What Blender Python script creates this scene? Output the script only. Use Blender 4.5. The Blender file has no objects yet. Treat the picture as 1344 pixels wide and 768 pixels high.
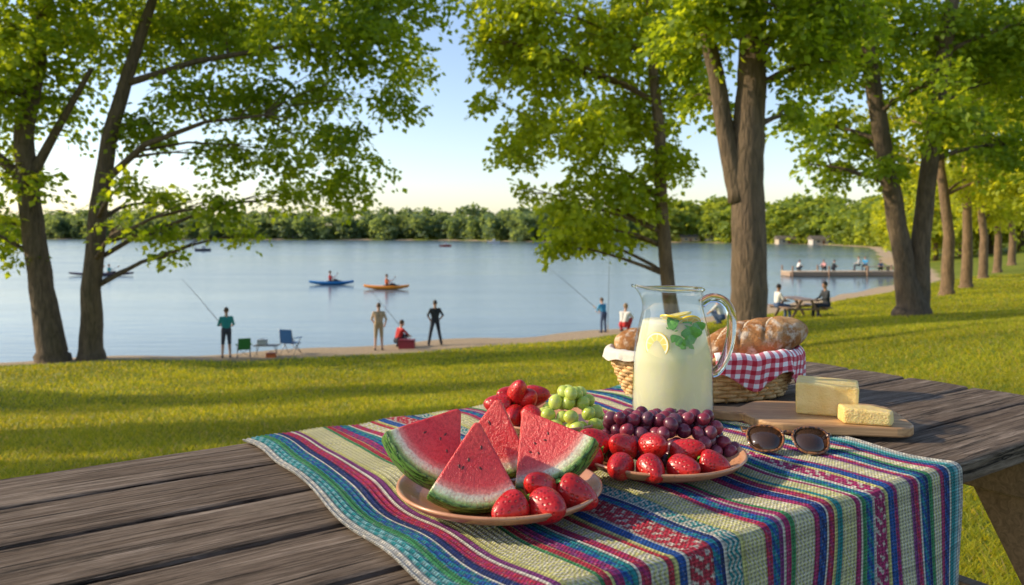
import bpy, math, random
import numpy as np
from mathutils import Vector, Matrix, Euler
random.seed(7); RNG=np.random.default_rng(11)
sc=bpy.context.scene; COL=sc.collection
CZ=1.16; F=1045.0
def W(px,py,Y): return Vector(((px-672)/F*Y, Y, CZ-(py-305)/F*Y))
def XP(px,Y): return (px-672)/F*Y
# ------------------------------------------------------------------ mesh helpers
class MB:
    def __init__(s): s.v=[]; s.f=[]; s.m=[]
    def add(s,vs,fs,mi=0):
        o=len(s.v); s.v.extend([tuple(v) for v in vs])
        for f in fs: s.f.append(tuple(i+o for i in f)); s.m.append(mi)
    def box(s,x0,x1,y0,y1,z0,z1,mi=0,M=None):
        vs=[Vector((x,y,z)) for z in (z0,z1) for y in (y0,y1) for x in (x0,x1)]
        if M: vs=[M@v for v in vs]
        s.add(vs,[(0,2,3,1),(4,5,7,6),(0,1,5,4),(2,6,7,3),(0,4,6,2),(1,3,7,5)],mi)
    def beam(s,a,b,w,h,mi=0,up=(0,0,1)):
        a=Vector(a);b=Vector(b);d=(b-a).normalized();u=Vector(up);sd=d.cross(u).normalized();u=sd.cross(d)
        vs=[p+sd*(i*w/2)+u*(j*h/2) for p in (a,b) for j in (-1,1) for i in (-1,1)]
        s.add(vs,[(0,2,3,1),(4,5,7,6),(0,1,5,4),(2,6,7,3),(0,4,6,2),(1,3,7,5)],mi)
    def tube(s,pts,rad,seg=8,mi=0,closed=False,flat=1.0):
        pts=[Vector(p) for p in pts]; n=len(pts)
        if not hasattr(rad,'__len__'): rad=[rad]*n
        t0=(pts[1]-pts[0]).normalized(); u=t0.orthogonal().normalized(); vs=[]
        for i,p in enumerate(pts):
            if closed: t=(pts[(i+1)%n]-pts[i-1]).normalized()
            else: t=(pts[min(i+1,n-1)]-pts[max(i-1,0)]).normalized()
            u=(u-t*u.dot(t)).normalized(); w=t.cross(u)
            for k in range(seg):
                a=2*math.pi*k/seg; vs.append(p+(u*math.cos(a)+w*math.sin(a)*flat)*rad[i])
        fs=[]
        for i in range(n if closed else n-1):
            j=(i+1)%n
            for k in range(seg):
                l=(k+1)%seg; fs.append((i*seg+k,i*seg+l,j*seg+l,j*seg+k))
        if not closed:
            fs.append(tuple(range(seg))[::-1]); fs.append(tuple((n-1)*seg+k for k in range(seg)))
        s.add(vs,fs,mi)
    def lathe(s,prof,seg=32,mi=0,c=(0,0,0),sx=1,sy=1,fn=None,M=None):
        vs=[];n=len(prof)
        for r,z in prof:
            for k in range(seg):
                a=2*math.pi*k/seg; x=r*math.cos(a)*sx; y=r*math.sin(a)*sy; zz=z
                if fn: x,y,zz=fn(x,y,zz,a)
                v=Vector((x,y,zz))
                if M: v=M@v
                vs.append(v+Vector(c))
        fs=[]
        for i in range(n-1):
            for k in range(seg):
                l=(k+1)%seg; fs.append((i*seg+k,i*seg+l,(i+1)*seg+l,(i+1)*seg+k))
        if prof[0][0]>1e-5: fs.append(tuple(range(seg))[::-1])
        if prof[-1][0]>1e-5: fs.append(tuple((n-1)*seg+k for k in range(seg)))
        s.add(vs,fs,mi)
    def ell(s,c,r,seg=16,rings=10,mi=0,M=None,fn=None):
        pr=[(max(1e-6,math.sin(math.pi*i/rings)),-math.cos(math.pi*i/rings)) for i in range(rings+1)]
        m=Matrix.Diagonal((r[0],r[1],r[2])) ; 
        if M: m=M.to_3x3()@m
        s.lathe([(a,b) for a,b in pr],seg,mi,c,M=m,fn=fn)
    def capsule(s,a,b,ra,rb,seg=12):
        a=Vector(a);b=Vector(b);d=b-a;L=max(d.length,1e-4)
        q=d.to_track_quat('Z','Y').to_matrix() if L>1e-3 else Matrix.Identity(3)
        pr=[]
        for i in range(6):
            t=math.pi/2*i/5; pr.append((max(1e-6,ra*math.sin(t)),-ra*math.cos(t)))
        for i in range(6):
            t=math.pi/2*i/5; pr.append((max(1e-6,rb*math.cos(t)),L+rb*math.sin(t)))
        s.lathe(pr,seg,0,a,M=q)
    def build(s,name,mats,parent=None,loc=None,rot=None,smooth=False,bevel=0,bseg=2):
        me=bpy.data.meshes.new(name); me.from_pydata(s.v,[],s.f)
        if not isinstance(mats,(list,tuple)): mats=[mats]
        for m in mats: me.materials.append(m)
        me.polygons.foreach_set('material_index',s.m)
        if smooth: me.polygons.foreach_set('use_smooth',[True]*len(s.f))
        me.update(); me.validate()
        o=bpy.data.objects.new(name,me); COL.objects.link(o)
        if parent: o.parent=parent
        if loc is not None: o.location=loc
        if rot is not None: o.rotation_euler=rot
        if bevel:
            b=o.modifiers.new('b','BEVEL'); b.width=bevel; b.segments=bseg; b.limit_method='ANGLE'; b.angle_limit=math.radians(40)
        return o
def npmesh(name,verts,faces,mats,parent=None,col=None,smooth=False,loc=None,uv=None):
    me=bpy.data.meshes.new(name); k=faces.shape[1]
    me.vertices.add(len(verts)); me.vertices.foreach_set('co',verts.astype(np.float32).ravel())
    me.loops.add(faces.size); me.loops.foreach_set('vertex_index',faces.astype(np.int32).ravel())
    me.polygons.add(len(faces)); me.polygons.foreach_set('loop_start',np.arange(0,faces.size,k,dtype=np.int32))
    me.polygons.foreach_set('loop_total',np.full(len(faces),k,dtype=np.int32))
    if smooth: me.polygons.foreach_set('use_smooth',np.ones(len(faces),dtype=bool))
    if not isinstance(mats,(list,tuple)): mats=[mats]
    for m in mats: me.materials.append(m)
    me.update(calc_edges=True)
    if col is not None:
        a=me.color_attributes.new('Col','FLOAT_COLOR','POINT')
        c=np.ones((len(verts),4),dtype=np.float32); c[:,:3]=col; a.data.foreach_set('color',c.ravel())
    if uv is not None:
        l=me.uv_layers.new(name='UVMap'); l.data.foreach_set('uv',uv[faces.ravel()].astype(np.float32).ravel())
    o=bpy.data.objects.new(name,me); COL.objects.link(o)
    if parent: o.parent=parent
    if loc is not None: o.location=loc
    return o
def tag(o,label=None,cat=None,group=None,kind=None):
    if label: o['label']=label
    if cat: o['category']=cat
    if group: o['group']=group
    if kind: o['kind']=kind
    return o
def thing(name,label,cat,loc=(0,0,0),rotz=0,group=None,rot=None):
    o=bpy.data.objects.new(name,None); COL.objects.link(o); o.location=loc
    o.rotation_euler=rot if rot else (0,0,rotz); o.empty_display_size=.1
    return tag(o,label,cat,group)
def dup(root,label,loc,rot=None,group=None,scale=None):
    r=root.copy(); COL.objects.link(r); r.location=loc; r['label']=label
    if rot is not None: r.rotation_euler=rot
    if group: r['group']=group
    if scale: r.scale=scale
    for ch in list(root.children):
        c=ch.copy(); COL.objects.link(c); c.parent=r
        for g in list(ch.children):
            d=g.copy(); COL.objects.link(d); d.parent=c
    return r
# ------------------------------------------------------------------ materials
class NT:
    def __init__(s,name):
        s.m=bpy.data.materials.new(name); s.m.use_nodes=True; s.t=s.m.node_tree; s.b=s.t.nodes['Principled BSDF']; s.out=s.t.nodes['Material Output']
    def n(s,ty,**kw):
        x=s.t.nodes.new(ty)
        for k,v in kw.items():
            if k.startswith('_'): setattr(x,k[1:],v)
            else: s.set(x.inputs[k.replace('__',' ')],v)
        return x
    def set(s,inp,v):
        if isinstance(v,bpy.types.NodeSocket): s.t.links.new(v,inp)
        else: inp.default_value=v
    def coord(s,k='Object',scale=(1,1,1)):
        c=s.n('ShaderNodeTexCoord'); mp=s.n('ShaderNodeMapping'); s.t.links.new(c.outputs[k],mp.inputs['Vector']); mp.inputs['Scale'].default_value=scale; return mp.outputs[0]
    def noise(s,vec,scale,detail=4,rough=.55,dist=0):
        x=s.n('ShaderNodeTexNoise',Scale=scale,Detail=detail,Roughness=rough,Distortion=dist); s.t.links.new(vec,x.inputs['Vector']); return x.outputs['Fac']
    def ramp(s,fac,stops,interp='LINEAR'):
        x=s.n('ShaderNodeValToRGB'); s.set(x.inputs[0],fac); e=x.color_ramp.elements; x.color_ramp.interpolation=interp
        while len(e)<len(stops): e.new(.5)
        for i,(p,c) in enumerate(stops):
            e[i].position=p; e[i].color=(*c,1) if len(c)==3 else c
        return x.outputs[0]
    def mix(s,fac,a,b,mode='MIX'):
        x=s.n('ShaderNodeMix',_data_type='RGBA',_blend_type=mode)
        s.set(x.inputs[0],fac); s.set(x.inputs[6],a if isinstance(a,bpy.types.NodeSocket) else (*a,1)); s.set(x.inputs[7],b if isinstance(b,bpy.types.NodeSocket) else (*b,1)); return x.outputs[2]
    def math(s,op,a,b=0,c=0):
        x=s.n('ShaderNodeMath',_operation=op); s.set(x.inputs[0],a); s.set(x.inputs[1],b); s.set(x.inputs[2],c); return x.outputs[0]
    def bump(s,h,strength=.3,dist=.01):
        x=s.n('ShaderNodeBump',Strength=strength,Distance=dist); s.set(x.inputs['Height'],h); s.set(s.b.inputs['Normal'],x.outputs[0]); return x
    def P(s,**kw):
        for k,v in kw.items():
            k=k.replace('__',' '); s.set(s.b.inputs[k],(*v,1) if isinstance(v,tuple) and len(v)==3 and s.b.inputs[k].type=='RGBA' else v)
        return s
def plain(name,c,rough=.5,var=.25,scale=20,metal=0,bump=0,coat=0,sss=0):
    t=NT(name); v=t.coord(); n=t.noise(v,scale)
    lo=tuple(x*(1-var) for x in c); hi=tuple(min(1,x*(1+var)) for x in c)
    t.P(Base__Color=t.ramp(n,[(.3,lo),(.7,hi)]),Roughness=rough,Metallic=metal,Coat__Weight=coat)
    if sss: t.P(Subsurface__Weight=sss,Subsurface__Radius=(.01,.004,.002),Subsurface__Scale=1.0)
    if bump: t.bump(t.noise(v,scale*4),bump,.003)
    return t.m
def leafmat(name,tr=.45,gain=1.0):
    t=NT(name); a=t.n('ShaderNodeAttribute',_attribute_name='Col')
    c=a.outputs['Color']; t.P(Base__Color=c,Roughness=.5,Specular__IOR__Level=.3)
    tl=t.n('ShaderNodeBsdfTranslucent'); t.set(tl.inputs['Color'],t.mix(1.0,c,(2.7,2.15,.7),'MULTIPLY'))
    mx=t.n('ShaderNodeMixShader'); mx.inputs[0].default_value=tr
    t.t.links.new(t.b.outputs[0],mx.inputs[1]); t.t.links.new(tl.outputs[0],mx.inputs[2]); t.t.links.new(mx.outputs[0],t.out.inputs[0]); return t.m
M_leaf=leafmat('leaf_foliage',.58); M_grassb=leafmat('grass_blades',.45)
def barkmat(name,lo,hi):
    t=NT(name); v=t.coord('Object',(1,1,.22)); n=t.noise(v,9,6,.65,.6); n2=t.noise(v,2.2,3)
    vo=t.n('ShaderNodeTexVoronoi',Scale=11.0,_feature='DISTANCE_TO_EDGE'); t.t.links.new(v,vo.inputs['Vector'])
    c=t.ramp(n,[(.3,lo),(.7,hi)]); c=t.mix(t.math('MULTIPLY',n2,.35),c,(.12,.11,.05))
    t.P(Base__Color=c,Roughness=.9); h=t.math('ADD',n,t.math('MINIMUM',vo.outputs['Distance'],.25)); t.bump(h,.9,.06); return t.m
M_bark=barkmat('bark_grey_brown',(.050,.032,.020),(.22,.145,.09)); M_bark2=barkmat('bark_warm_brown',(.08,.046,.024),(.30,.185,.10))
def woodgrey():
    t=NT('weathered_wood'); inf=t.n('ShaderNodeObjectInfo')
    def cv(s):
        v=t.coord('Object',s); a=t.n('ShaderNodeVectorMath',_operation='ADD'); t.t.links.new(v,a.inputs[0]); cb=t.n('ShaderNodeCombineXYZ'); r=t.math('MULTIPLY',inf.outputs['Random'],40.0); t.set(cb.inputs[0],r); t.set(cb.inputs[2],r); t.t.links.new(cb.outputs[0],a.inputs[1]); return a.outputs[0]
    n=t.noise(cv((1.2,24,24)),3.0,8,.75,1.0)
    n2=t.noise(cv((.9,7,7)),2.5,4,.6,1.5)
    n3=t.noise(cv((1.6,70,70)),2.0,5,.7,.4)
    n4=t.noise(cv((2,5,5)),1.6,5,.6); n5=t.noise(cv((9,60,60)),3,4,.7)
    c=t.ramp(n,[(.30,(.040,.027,.018)),(.42,(.130,.093,.065)),(.54,(.225,.170,.125)),(.68,(.39,.31,.24))])
    c=t.mix(t.ramp(n2,[(.42,(0,0,0)),(.68,(.7,.7,.7))]),c,(.090,.058,.036))
    c=t.mix(t.ramp(n4,[(.52,(0,0,0)),(.75,(.5,.5,.5))]),c,(.34,.27,.20))
    crack=t.ramp(n3,[(.36,(.05,.04,.03)),(.44,(1,1,1))])
    c=t.mix(.92,c,crack,'MULTIPLY'); c=t.mix(.5,c,t.ramp(n5,[(.3,(.5,.5,.5)),(.65,(1.3,1.3,1.3))]),'MULTIPLY')
    t.P(Base__Color=c,Roughness=.85,Specular__IOR__Level=.2); t.bump(t.math('ADD',n,t.math('MULTIPLY',crack,.9)),1.0,.009); return t.m
M_wood=woodgrey()
def woodwarm(name,lo,hi,sc=(1.5,18,18)):
    t=NT(name); v=t.coord('Object',sc); n=t.noise(v,3,6,.6,1.5)
    t.P(Base__Color=t.ramp(n,[(.3,lo),(.7,hi)]),Roughness=.45); t.bump(n,.15,.002); return t.m
M_board=woodwarm('olive_wood',(.28,.13,.05),(.62,.38,.18))
M_legwood=woodwarm('brown_timber',(.14,.08,.045),(.34,.21,.125))
# ------------------------------------------------------------------ terrain
LAKE=np.array([(-17.8,27.7),(-13.6,28.9),(-8,30.7),(-2.3,33.4),(2.7,35.9),(6.5,38.6),(10.5,42.6),(15,48),(23.2,56.6),(33.7,70),(46,95),(54,118),(75,165),(105,235),(112,290),(90,335),(50,362),(5,380),(-30,430),(-90,462),(-170,480),(-300,520),(-440,600),(-520,400),(-400,150),(-200,60),(-80,30),(-40,25.5)],float)
def sdist(x,y):
    x=np.asarray(x,float);y=np.asarray(y,float); d=np.full(x.shape,1e9); ins=np.zeros(x.shape,bool)
    n=len(LAKE)
    for i in range(n):
        ax,ay=LAKE[i];bx,by=LAKE[(i+1)%n]; ex,ey=bx-ax,by-ay
        t=np.clip(((x-ax)*ex+(y-ay)*ey)/(ex*ex+ey*ey),0,1)
        d=np.minimum(d,np.hypot(x-ax-t*ex,y-ay-t*ey))
        c=((ay>y)!=(by>y)); 
        with np.errstate(divide='ignore',invalid='ignore'): xi=ax+(y-ay)/(by-ay if by!=ay else 1e-9)*ex
        ins^=(c&(x<xi))
    s=np.where(ins,-d,d)
    return s+.25*np.sin(x*.9+y*.3)*np.exp(-np.abs(s)/4)
WZ=-3.34
def sm(t): t=np.clip(t,0,1); return t*t*(3-2*t)
def height(x,y,sd=None):
    x=np.asarray(x,float);y=np.asarray(y,float)
    if sd is None: sd=sdist(x,y)
    h=WZ+np.interp(sd,[-40,-4,0,3.6,5,10,17,28.5,31,80,400],[-4,-.7,0,.20,.28,.74,1.52,3.22,3.33,3.4,5])
    h=h+.55*sm((x-1)/9)*sm(sd/8)*sm((y-6)/8)*sm((120-y)/60)
    h=h+.22*sm((-8-x)/5)*sm(sd/3)*sm((30-sd)/10)
    h=h+.03*np.sin(x*.8+1)*np.sin(y*.7)*sm((y-5)/6)
    return h
def H(x,y): return float(height(np.array([x]),np.array([y]))[0])
def nspace(segs):
    o=[]
    for a,b,st in segs: o+=list(np.arange(a,b,st))
    return np.array(o+[segs[-1][1]])
gx=nspace([(-3000,-600,300),(-600,-100,25),(-100,-24,3),(-24,48,.5),(48,150,4),(150,600,30),(600,3000,300)])
gy=nspace([(-200,-10,20),(-10,1,1),(1,75,.5),(75,140,3),(140,700,14),(700,4000,300)])
GX,GY=np.meshgrid(gx,gy); sd=sdist(GX,GY); GZ=height(GX,GY,sd)
nx,ny=len(gx),len(gy); idx=np.arange(nx*ny).reshape(ny,nx)
faces=np.stack([idx[:-1,:-1],idx[:-1,1:],idx[1:,1:],idx[1:,:-1]],-1).reshape(-1,4)
def groundmat():
    t=NT('lawn_and_shore'); a=t.n('ShaderNodeAttribute',_attribute_name='Col'); s=t.n('ShaderNodeSeparateColor'); t.set(s.inputs[0],a.outputs['Color'])
    v=t.coord('Object'); n=t.noise(v,.5,6,.65); n2=t.noise(v,14,5,.7); n3=t.noise(v,2.5,4)
    g=t.ramp(n,[(.3,(.105,.15,.016)),(.5,(.18,.22,.024)),(.7,(.28,.265,.04))])
    g=t.mix(t.math('MULTIPLY',n2,.4),g,(.07,.09,.012)); 
    sand=t.ramp(n2,[(.3,(.26,.19,.12)),(.7,(.54,.42,.29))])
    sdv=t.math('ADD',s.outputs[0],t.math('MULTIPLY',n3,.12))
    fac=t.ramp(sdv,[(.47,(1,1,1)),(.55,(0,0,0))])
    t.P(Base__Color=t.mix(fac,g,sand),Roughness=.95,Specular__IOR__Level=.1); t.bump(n2,.6,.05); return t.m
sdc=np.clip(sd/8+.0,0,1).ravel()
ground=npmesh('ground',np.stack([GX.ravel(),GY.ravel(),GZ.ravel()],-1),faces,groundmat(),col=np.stack([sdc]*3,-1),smooth=True)
tag(ground,'grassy park lawn sloping down to a sandy lake shore','ground',kind='structure')
def watermat():
    t=NT('lake_water'); v=t.coord('Object',(.35,1.3,1)); n=t.noise(v,1.2,4,.6); v2=t.coord('Object',(.02,.06,1)); n2=t.noise(v2,1.0,3)
    v3=t.coord('Object',(.05,.25,1)); n3=t.noise(v3,1.0,4)
    t.P(Base__Color=(.10,.15,.18),Roughness=t.math('MULTIPLY_ADD',n2,.18,.08),IOR=1.33,Specular__IOR__Level=.7)
    t.bump(t.math('ADD',n,t.math('MULTIPLY',n3,1.5)),.24,.09); return t.m
w=MB(); w.add([(-2500,10,WZ),(2500,10,WZ),(2500,1500,WZ),(-2500,1500,WZ)],[(0,1,2,3)])
tag(w.build('water',watermat()),'calm pale blue lake','water',kind='structure')
# ------------------------------------------------------------------ grass blades
def grass():
    N=330000; u=RNG.random(N); Y=2.6*np.exp(u*math.log(62/2.6)); 
    X=(RNG.random(N)*2-1)*(.70*Y+.6)
    s=sdist(X,Y); k=(s>3.5+RNG.random(N)*1.2)&((Y>2.6)|(X>1)); X=X[k];Y=Y[k];s=s[k]; Z=height(X,Y,s); n=len(X)
    dens=np.sin(X*1.3+np.sin(Y*.9)*2)*np.sin(Y*1.1+X*.4); pat=np.sin(X*.45+Y*.3+1)*np.sin(Y*.37-X*.2)
    hgt=(.022+.030*RNG.random(n)+.0014*Y)*(1+.25*dens); wd=.003+.0009*Y
    a=RNG.random(n)*math.pi; b=RNG.random(n)*2*math.pi; ln=hgt*(.5+.9*RNG.random(n))
    base=np.stack([X,Y,Z-.005],-1); sx=np.stack([np.cos(a)*wd,np.sin(a)*wd*.5,np.zeros(n)],-1)
    tip=base+np.stack([np.cos(b)*ln,np.sin(b)*ln,hgt],-1)
    V=np.stack([base-sx,base+sx,tip],1).reshape(-1,3); Fc=np.arange(3*n).reshape(-1,3)
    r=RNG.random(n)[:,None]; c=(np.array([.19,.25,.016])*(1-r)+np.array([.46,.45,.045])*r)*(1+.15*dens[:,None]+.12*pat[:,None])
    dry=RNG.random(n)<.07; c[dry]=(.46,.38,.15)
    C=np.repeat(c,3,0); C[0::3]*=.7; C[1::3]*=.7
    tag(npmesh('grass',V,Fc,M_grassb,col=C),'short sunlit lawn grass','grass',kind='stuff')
grass()
# ------------------------------------------------------------------ trees
LC0=(.080,.155,.012); LC1=(.28,.38,.032)
def leafcloud(clusters,N,size,per=26,spread=1.0,c0=LC0,c1=LC1,flat=.5,seed=0,spr=.5):
    R=np.random.default_rng(seed); C=np.array([c[:3] for c in clusters]); Rd=np.array([c[3:6] for c in clusters])
    wt=(Rd.prod(1))**(.7); wt/=wt.sum(); ns=max(4,N//per)
    ci=R.choice(len(C),ns,p=wt)
    d=R.normal(size=(ns,3)); d/=np.linalg.norm(d,axis=1)[:,None]; rr=R.random(ns)**.45
    sc_=C[ci]+d*Rd[ci]*rr[:,None]
    out=sc_-C[ci]; out/=np.linalg.norm(out,axis=1)[:,None]+1e-6
    nrm=np.stack([R.normal(size=ns)*flat,R.normal(size=ns)*flat,np.ones(ns)],-1)+out*np.array([.5,.5,.25]); nrm/=np.linalg.norm(nrm,axis=1)[:,None]
    srad=spr*(.6+.8*R.random(ns))
    st=R.random(ns)
    S=np.repeat(np.arange(ns),per); n=len(S)
    nn=nrm[S]; ref=np.where(np.abs(nn[:,2:3])<.95,np.array([[0,0,1.]]),np.array([[1.,0,0]])); u=np.cross(nn,ref); u/=np.linalg.norm(u,axis=1)[:,None]; v=np.cross(nn,u)
    a=R.random(n)*2*math.pi; r=np.sqrt(R.random(n))*srad[S]
    dirv=u*np.cos(a)[:,None]+v*np.sin(a)[:,None]
    pos=sc_[S]+dirv*r[:,None]+nn*(R.normal(size=n)*.12*spr)[:,None]-np.array([0,0,1.])*(r*r/spr*.35)[:,None]
    ld=dirv+R.normal(size=(n,3))*.5+np.array([0,0,-.35]); ld/=np.linalg.norm(ld,axis=1)[:,None]
    ln=nn+R.normal(size=(n,3))*.45; sd_=np.cross(ld,ln); sd_/=np.linalg.norm(sd_,axis=1)[:,None]+1e-9; up=np.cross(sd_,ld)
    L=size*(.65+.7*R.random(n))[:,None]; wv=L*.42
    b=pos; l=pos+ld*L*.45-sd_*wv+up*L*.10; rt=pos+ld*L*.45+sd_*wv+up*L*.10; tp=pos+ld*L
    V=np.stack([b,l,tp,rt],1).reshape(-1,3); i0=np.arange(n)*4
    Fc=np.stack([np.stack([i0,i0+1,i0+2],-1),np.stack([i0,i0+2,i0+3],-1)],1).reshape(-1,3)
    t=np.clip(st[S]*.6+R.random(n)*.5,0,1)[:,None]; c=np.array(c0)*(1-t)+np.array(c1)*t
    return V,Fc,np.repeat(c,4,0)
def tree(name,label,base,trunks,clusters,N,size,bark=None,seed=0,group=None,spr=.5,c0=LC0,c1=LC1,limbr=.09,thin=.88):
    root=thing(name,label,'tree',base,group=group); B=Vector(base); rnd=random.Random(seed)
    m=MB()
    for pts,rad in trunks:
        P=[];R_=[]; rad=[r*thin for r in rad]
        for i in range(len(pts)-1):
            for k in range(5):
                t=k/5; p=Vector(pts[i]).lerp(Vector(pts[i+1]),t); P.append(p+Vector((rnd.uniform(-1,1),rnd.uniform(-1,1),0))*rad[i]*.06); R_.append(rad[i]*(1-t)+rad[i+1]*t)
        P.append(Vector(pts[-1])); R_.append(rad[-1])
        m.tube([p-B for p in P],R_,14)
    tp=[]
    for pts,rad in trunks:
        for i in range(len(pts)-1):
            for k in range(6): 
                t=k/6; tp.append((Vector(pts[i]).lerp(Vector(pts[i+1]),t),rad[i]*(1-t)+rad[i+1]*t))
    for c in clusters:
        cc=Vector(c[:3]); best=min(tp,key=lambda q:(q[0]-cc).length+ (3 if q[0].z>cc.z else 0)+abs((cc.z-q[0].z)-(cc-q[0]).length*.35)*.5)
        a,r=best; r0=min(r*.45,limbr); d=cc-a
        mid=a.lerp(cc,.5)+Vector((0,0,d.length*.12))+Vector((rnd.uniform(-.2,.2),rnd.uniform(-.2,.2),0))
        pts=[]; 
        for k in range(7):
            t=k/6; p=a*(1-t)**2+mid*2*t*(1-t)+cc*t*t; pts.append(p+Vector((rnd.uniform(-1,1),rnd.uniform(-1,1),rnd.uniform(-1,1)))*(.0125*d.length if k else 0))
        m.tube([p-B for p in pts],[r0*(1-.8*k/6) for k in range(7)],7)
        for q in range(5):
            e=cc+Vector((rnd.uniform(-1,1)*c[3],rnd.uniform(-1,1)*c[4],rnd.uniform(-.6,.9)*c[5]))*.85; s0=pts[rnd.choice((3,4,5,6))]
            m.tube([s0-B,s0.lerp(e,.5)-B+Vector((0,0,.1)),e-B],[r0*.3,r0*.2,r0*.08],5)
    m.build('trunk',bark or M_bark,root,smooth=True)
    V,Fc,Cc=leafcloud(clusters,N,size,seed=seed,spr=spr,c0=c0,c1=c1)
    npmesh('crown',V-np.array(B),Fc,M_leaf,root,col=Cc)
    return root
def PC(lst,Y,dy=1.6,seed=0,fl=.72):
    r=random.Random(seed); o=[]
    for px,py,rp in lst:
        y=Y+r.uniform(-dy,dy); p=W(px,py,y); R_=rp/F*y; o.append((p.x,p.y,p.z,R_,R_*1.1,R_*fl))
    return o
YL=25.5
xb=XP(70,YL); zb=H(xb,YL)
b=Vector((xb,YL,zb))
tree('maple_tree','leaning leafy tree at the far left, outer trunk of the pair on the shore',b,
 [([b+Vector((0,0,-.3)),b+Vector((-.05,0,.35)),W(55,380,YL),W(40,270,YL),W(30,180,YL),W(50,80,YL),W(60,-40,YL),W(60,-200,YL)],[.75,.52,.42,.38,.34,.26,.2,.08]),
  ([W(36,240,YL),W(-10,200,YL),W(-60,120,YL)],[.22,.17,.1]),([W(36,240,YL),W(75,170,YL),W(120,90,YL-.5)],[.2,.15,.08])],
 PC([(20,40,90),(100,50,80),(60,130,60),(0,120,60),(30,235,45),(5,290,40),(-60,60,110),(-80,200,90),(40,-60,120),(130,-60,100),(-40,300,50),(25,325,20)],YL,1.8,1),17000,.21,seed=1,spr=.62)
xb=XP(113,YL); b=Vector((xb,YL+.3,H(xb,YL)))
tree('maple_tree','wide spreading leafy tree, right trunk of the left pair, branches reaching over the lake',b,
 [([b+Vector((0,0,-.3)),b+Vector((0,0,.35)),W(120,380,YL),W(130,270,YL),W(143,180,YL),W(170,90,YL),W(200,0,YL),W(220,-160,YL)],[.62,.42,.34,.31,.27,.22,.16,.07]),
  ([W(135,240,YL),W(190,190,YL-.5),W(270,160,YL-1),W(360,150,YL-1.2)],[.15,.11,.07,.04]),([W(165,110,YL),W(260,80,YL),W(380,60,YL),W(480,60,YL)],[.14,.10,.07,.04])],
 PC([(200,30,85),(300,35,85),(400,30,80),(480,55,60),(535,85,38),(420,120,45),(340,130,50),(250,130,50),(190,165,40),(290,205,42),(375,200,48),(440,180,48),(450,245,38),(290,270,32),(325,308,18),(215,265,32),(228,335,16),(215,305,22),(500,0,80),(520,130,32),(165,245,30),(160,300,22),(585,-10,24),(300,-70,80),(420,-60,80),(380,255,30),(490,215,18)],YL,2.4,2),29000,.19,seed=2,spr=.56)
YT=24.0; xb=XP(886,YT); b=Vector((xb,YT,H(xb,YT)))
tree('maple_tree','slender tree with bright drooping foliage behind the lemonade jug',b,
 [([b+Vector((0,0,-.3)),b+Vector((0,0,.3)),W(877,380,YT),W(868,270,YT),W(866,180,YT),W(857,90,YT),W(852,0,YT),W(850,-120,YT)],[.42,.29,.26,.23,.21,.17,.12,.06]),
  ([W(866,260,YT),W(820,225,YT),W(770,215,YT)],[.1,.07,.04])],
 PC([(690,10,70),(655,70,38),(720,90,60),(800,60,70),(700,165,42),(675,205,28),(765,170,55),(830,150,55),(790,235,45),(740,270,38),(755,310,28),(835,260,38),(735,322,18),(875,215,36),(900,100,50),(632,50,18),(850,10,70),(700,-60,60),(790,300,34),(820,310,20),(690,250,18),(640,130,16)],YT,1.6,3),26000,.18,bark=M_bark2,seed=3,spr=.48,c0=(.14,.215,.014),c1=(.38,.47,.036),limbr=.07,thin=.82)
YD=16.5; xb=XP(982,YD); b=Vector((xb,YD,H(xb,YD)))
tree('oak_tree','thick forked tree trunk standing just behind the bread basket',b,
 [([b+Vector((0,0,-.3)),b+Vector((0,0,.25)),b+Vector((0,0,.8)),W(983,330,YD),W(980,240,YD),W(984,150,YD),W(988,60,YD),W(995,-60,YD),W(1000,-220,YD)],[.78,.52,.40,.37,.35,.33,.29,.22,.1]),
  ([W(972,265,YD),W(955,190,YD),W(942,110,YD),W(928,40,YD),W(905,-60,YD)],[.26,.2,.18,.16,.1])],
 PC([(930,20,55),(1030,25,55),(1065,85,45),(940,-60,90),(1050,-60,80),(1090,20,60),(1040,150,30),(900,50,45),(925,130,30)],YD,2.0,4),12000,.15,seed=4,spr=.42,thin=.95)
YE=26; xb=XP(1197,YE); b=Vector((xb,YE,H(xb,YE)))
tree('oak_tree','twin trunked dark tree standing on the right lawn',b,
 [([b+Vector((0,0,-.3)),b+Vector((0,0,.3)),W(1187,350,YE),W(1172,260,YE),W(1152,150,YE),W(1135,40,YE),W(1125,-100,YE)],[.85,.55,.36,.33,.3,.26,.12]),
  ([b+Vector((.2,0,-.2)),b+Vector((.2,0,.4)),W(1208,330,YE),W(1218,230,YE),W(1232,120,YE),W(1247,20,YE),W(1262,-110,YE)],[.6,.42,.34,.31,.29,.26,.12])],
 PC([(1100,70,75),(1180,50,80),(1270,50,80),(1320,110,70),(1080,165,45),(1135,190,40),(1250,155,50),(1320,190,50),(1200,-60,100),(1060,215,26),(1090,225,28),(1225,110,50),(1350,30,90),(1165,220,24),(1085,-40,80)],YE,2.2,5),25000,.2,seed=5,spr=.55,limbr=.1)
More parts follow.
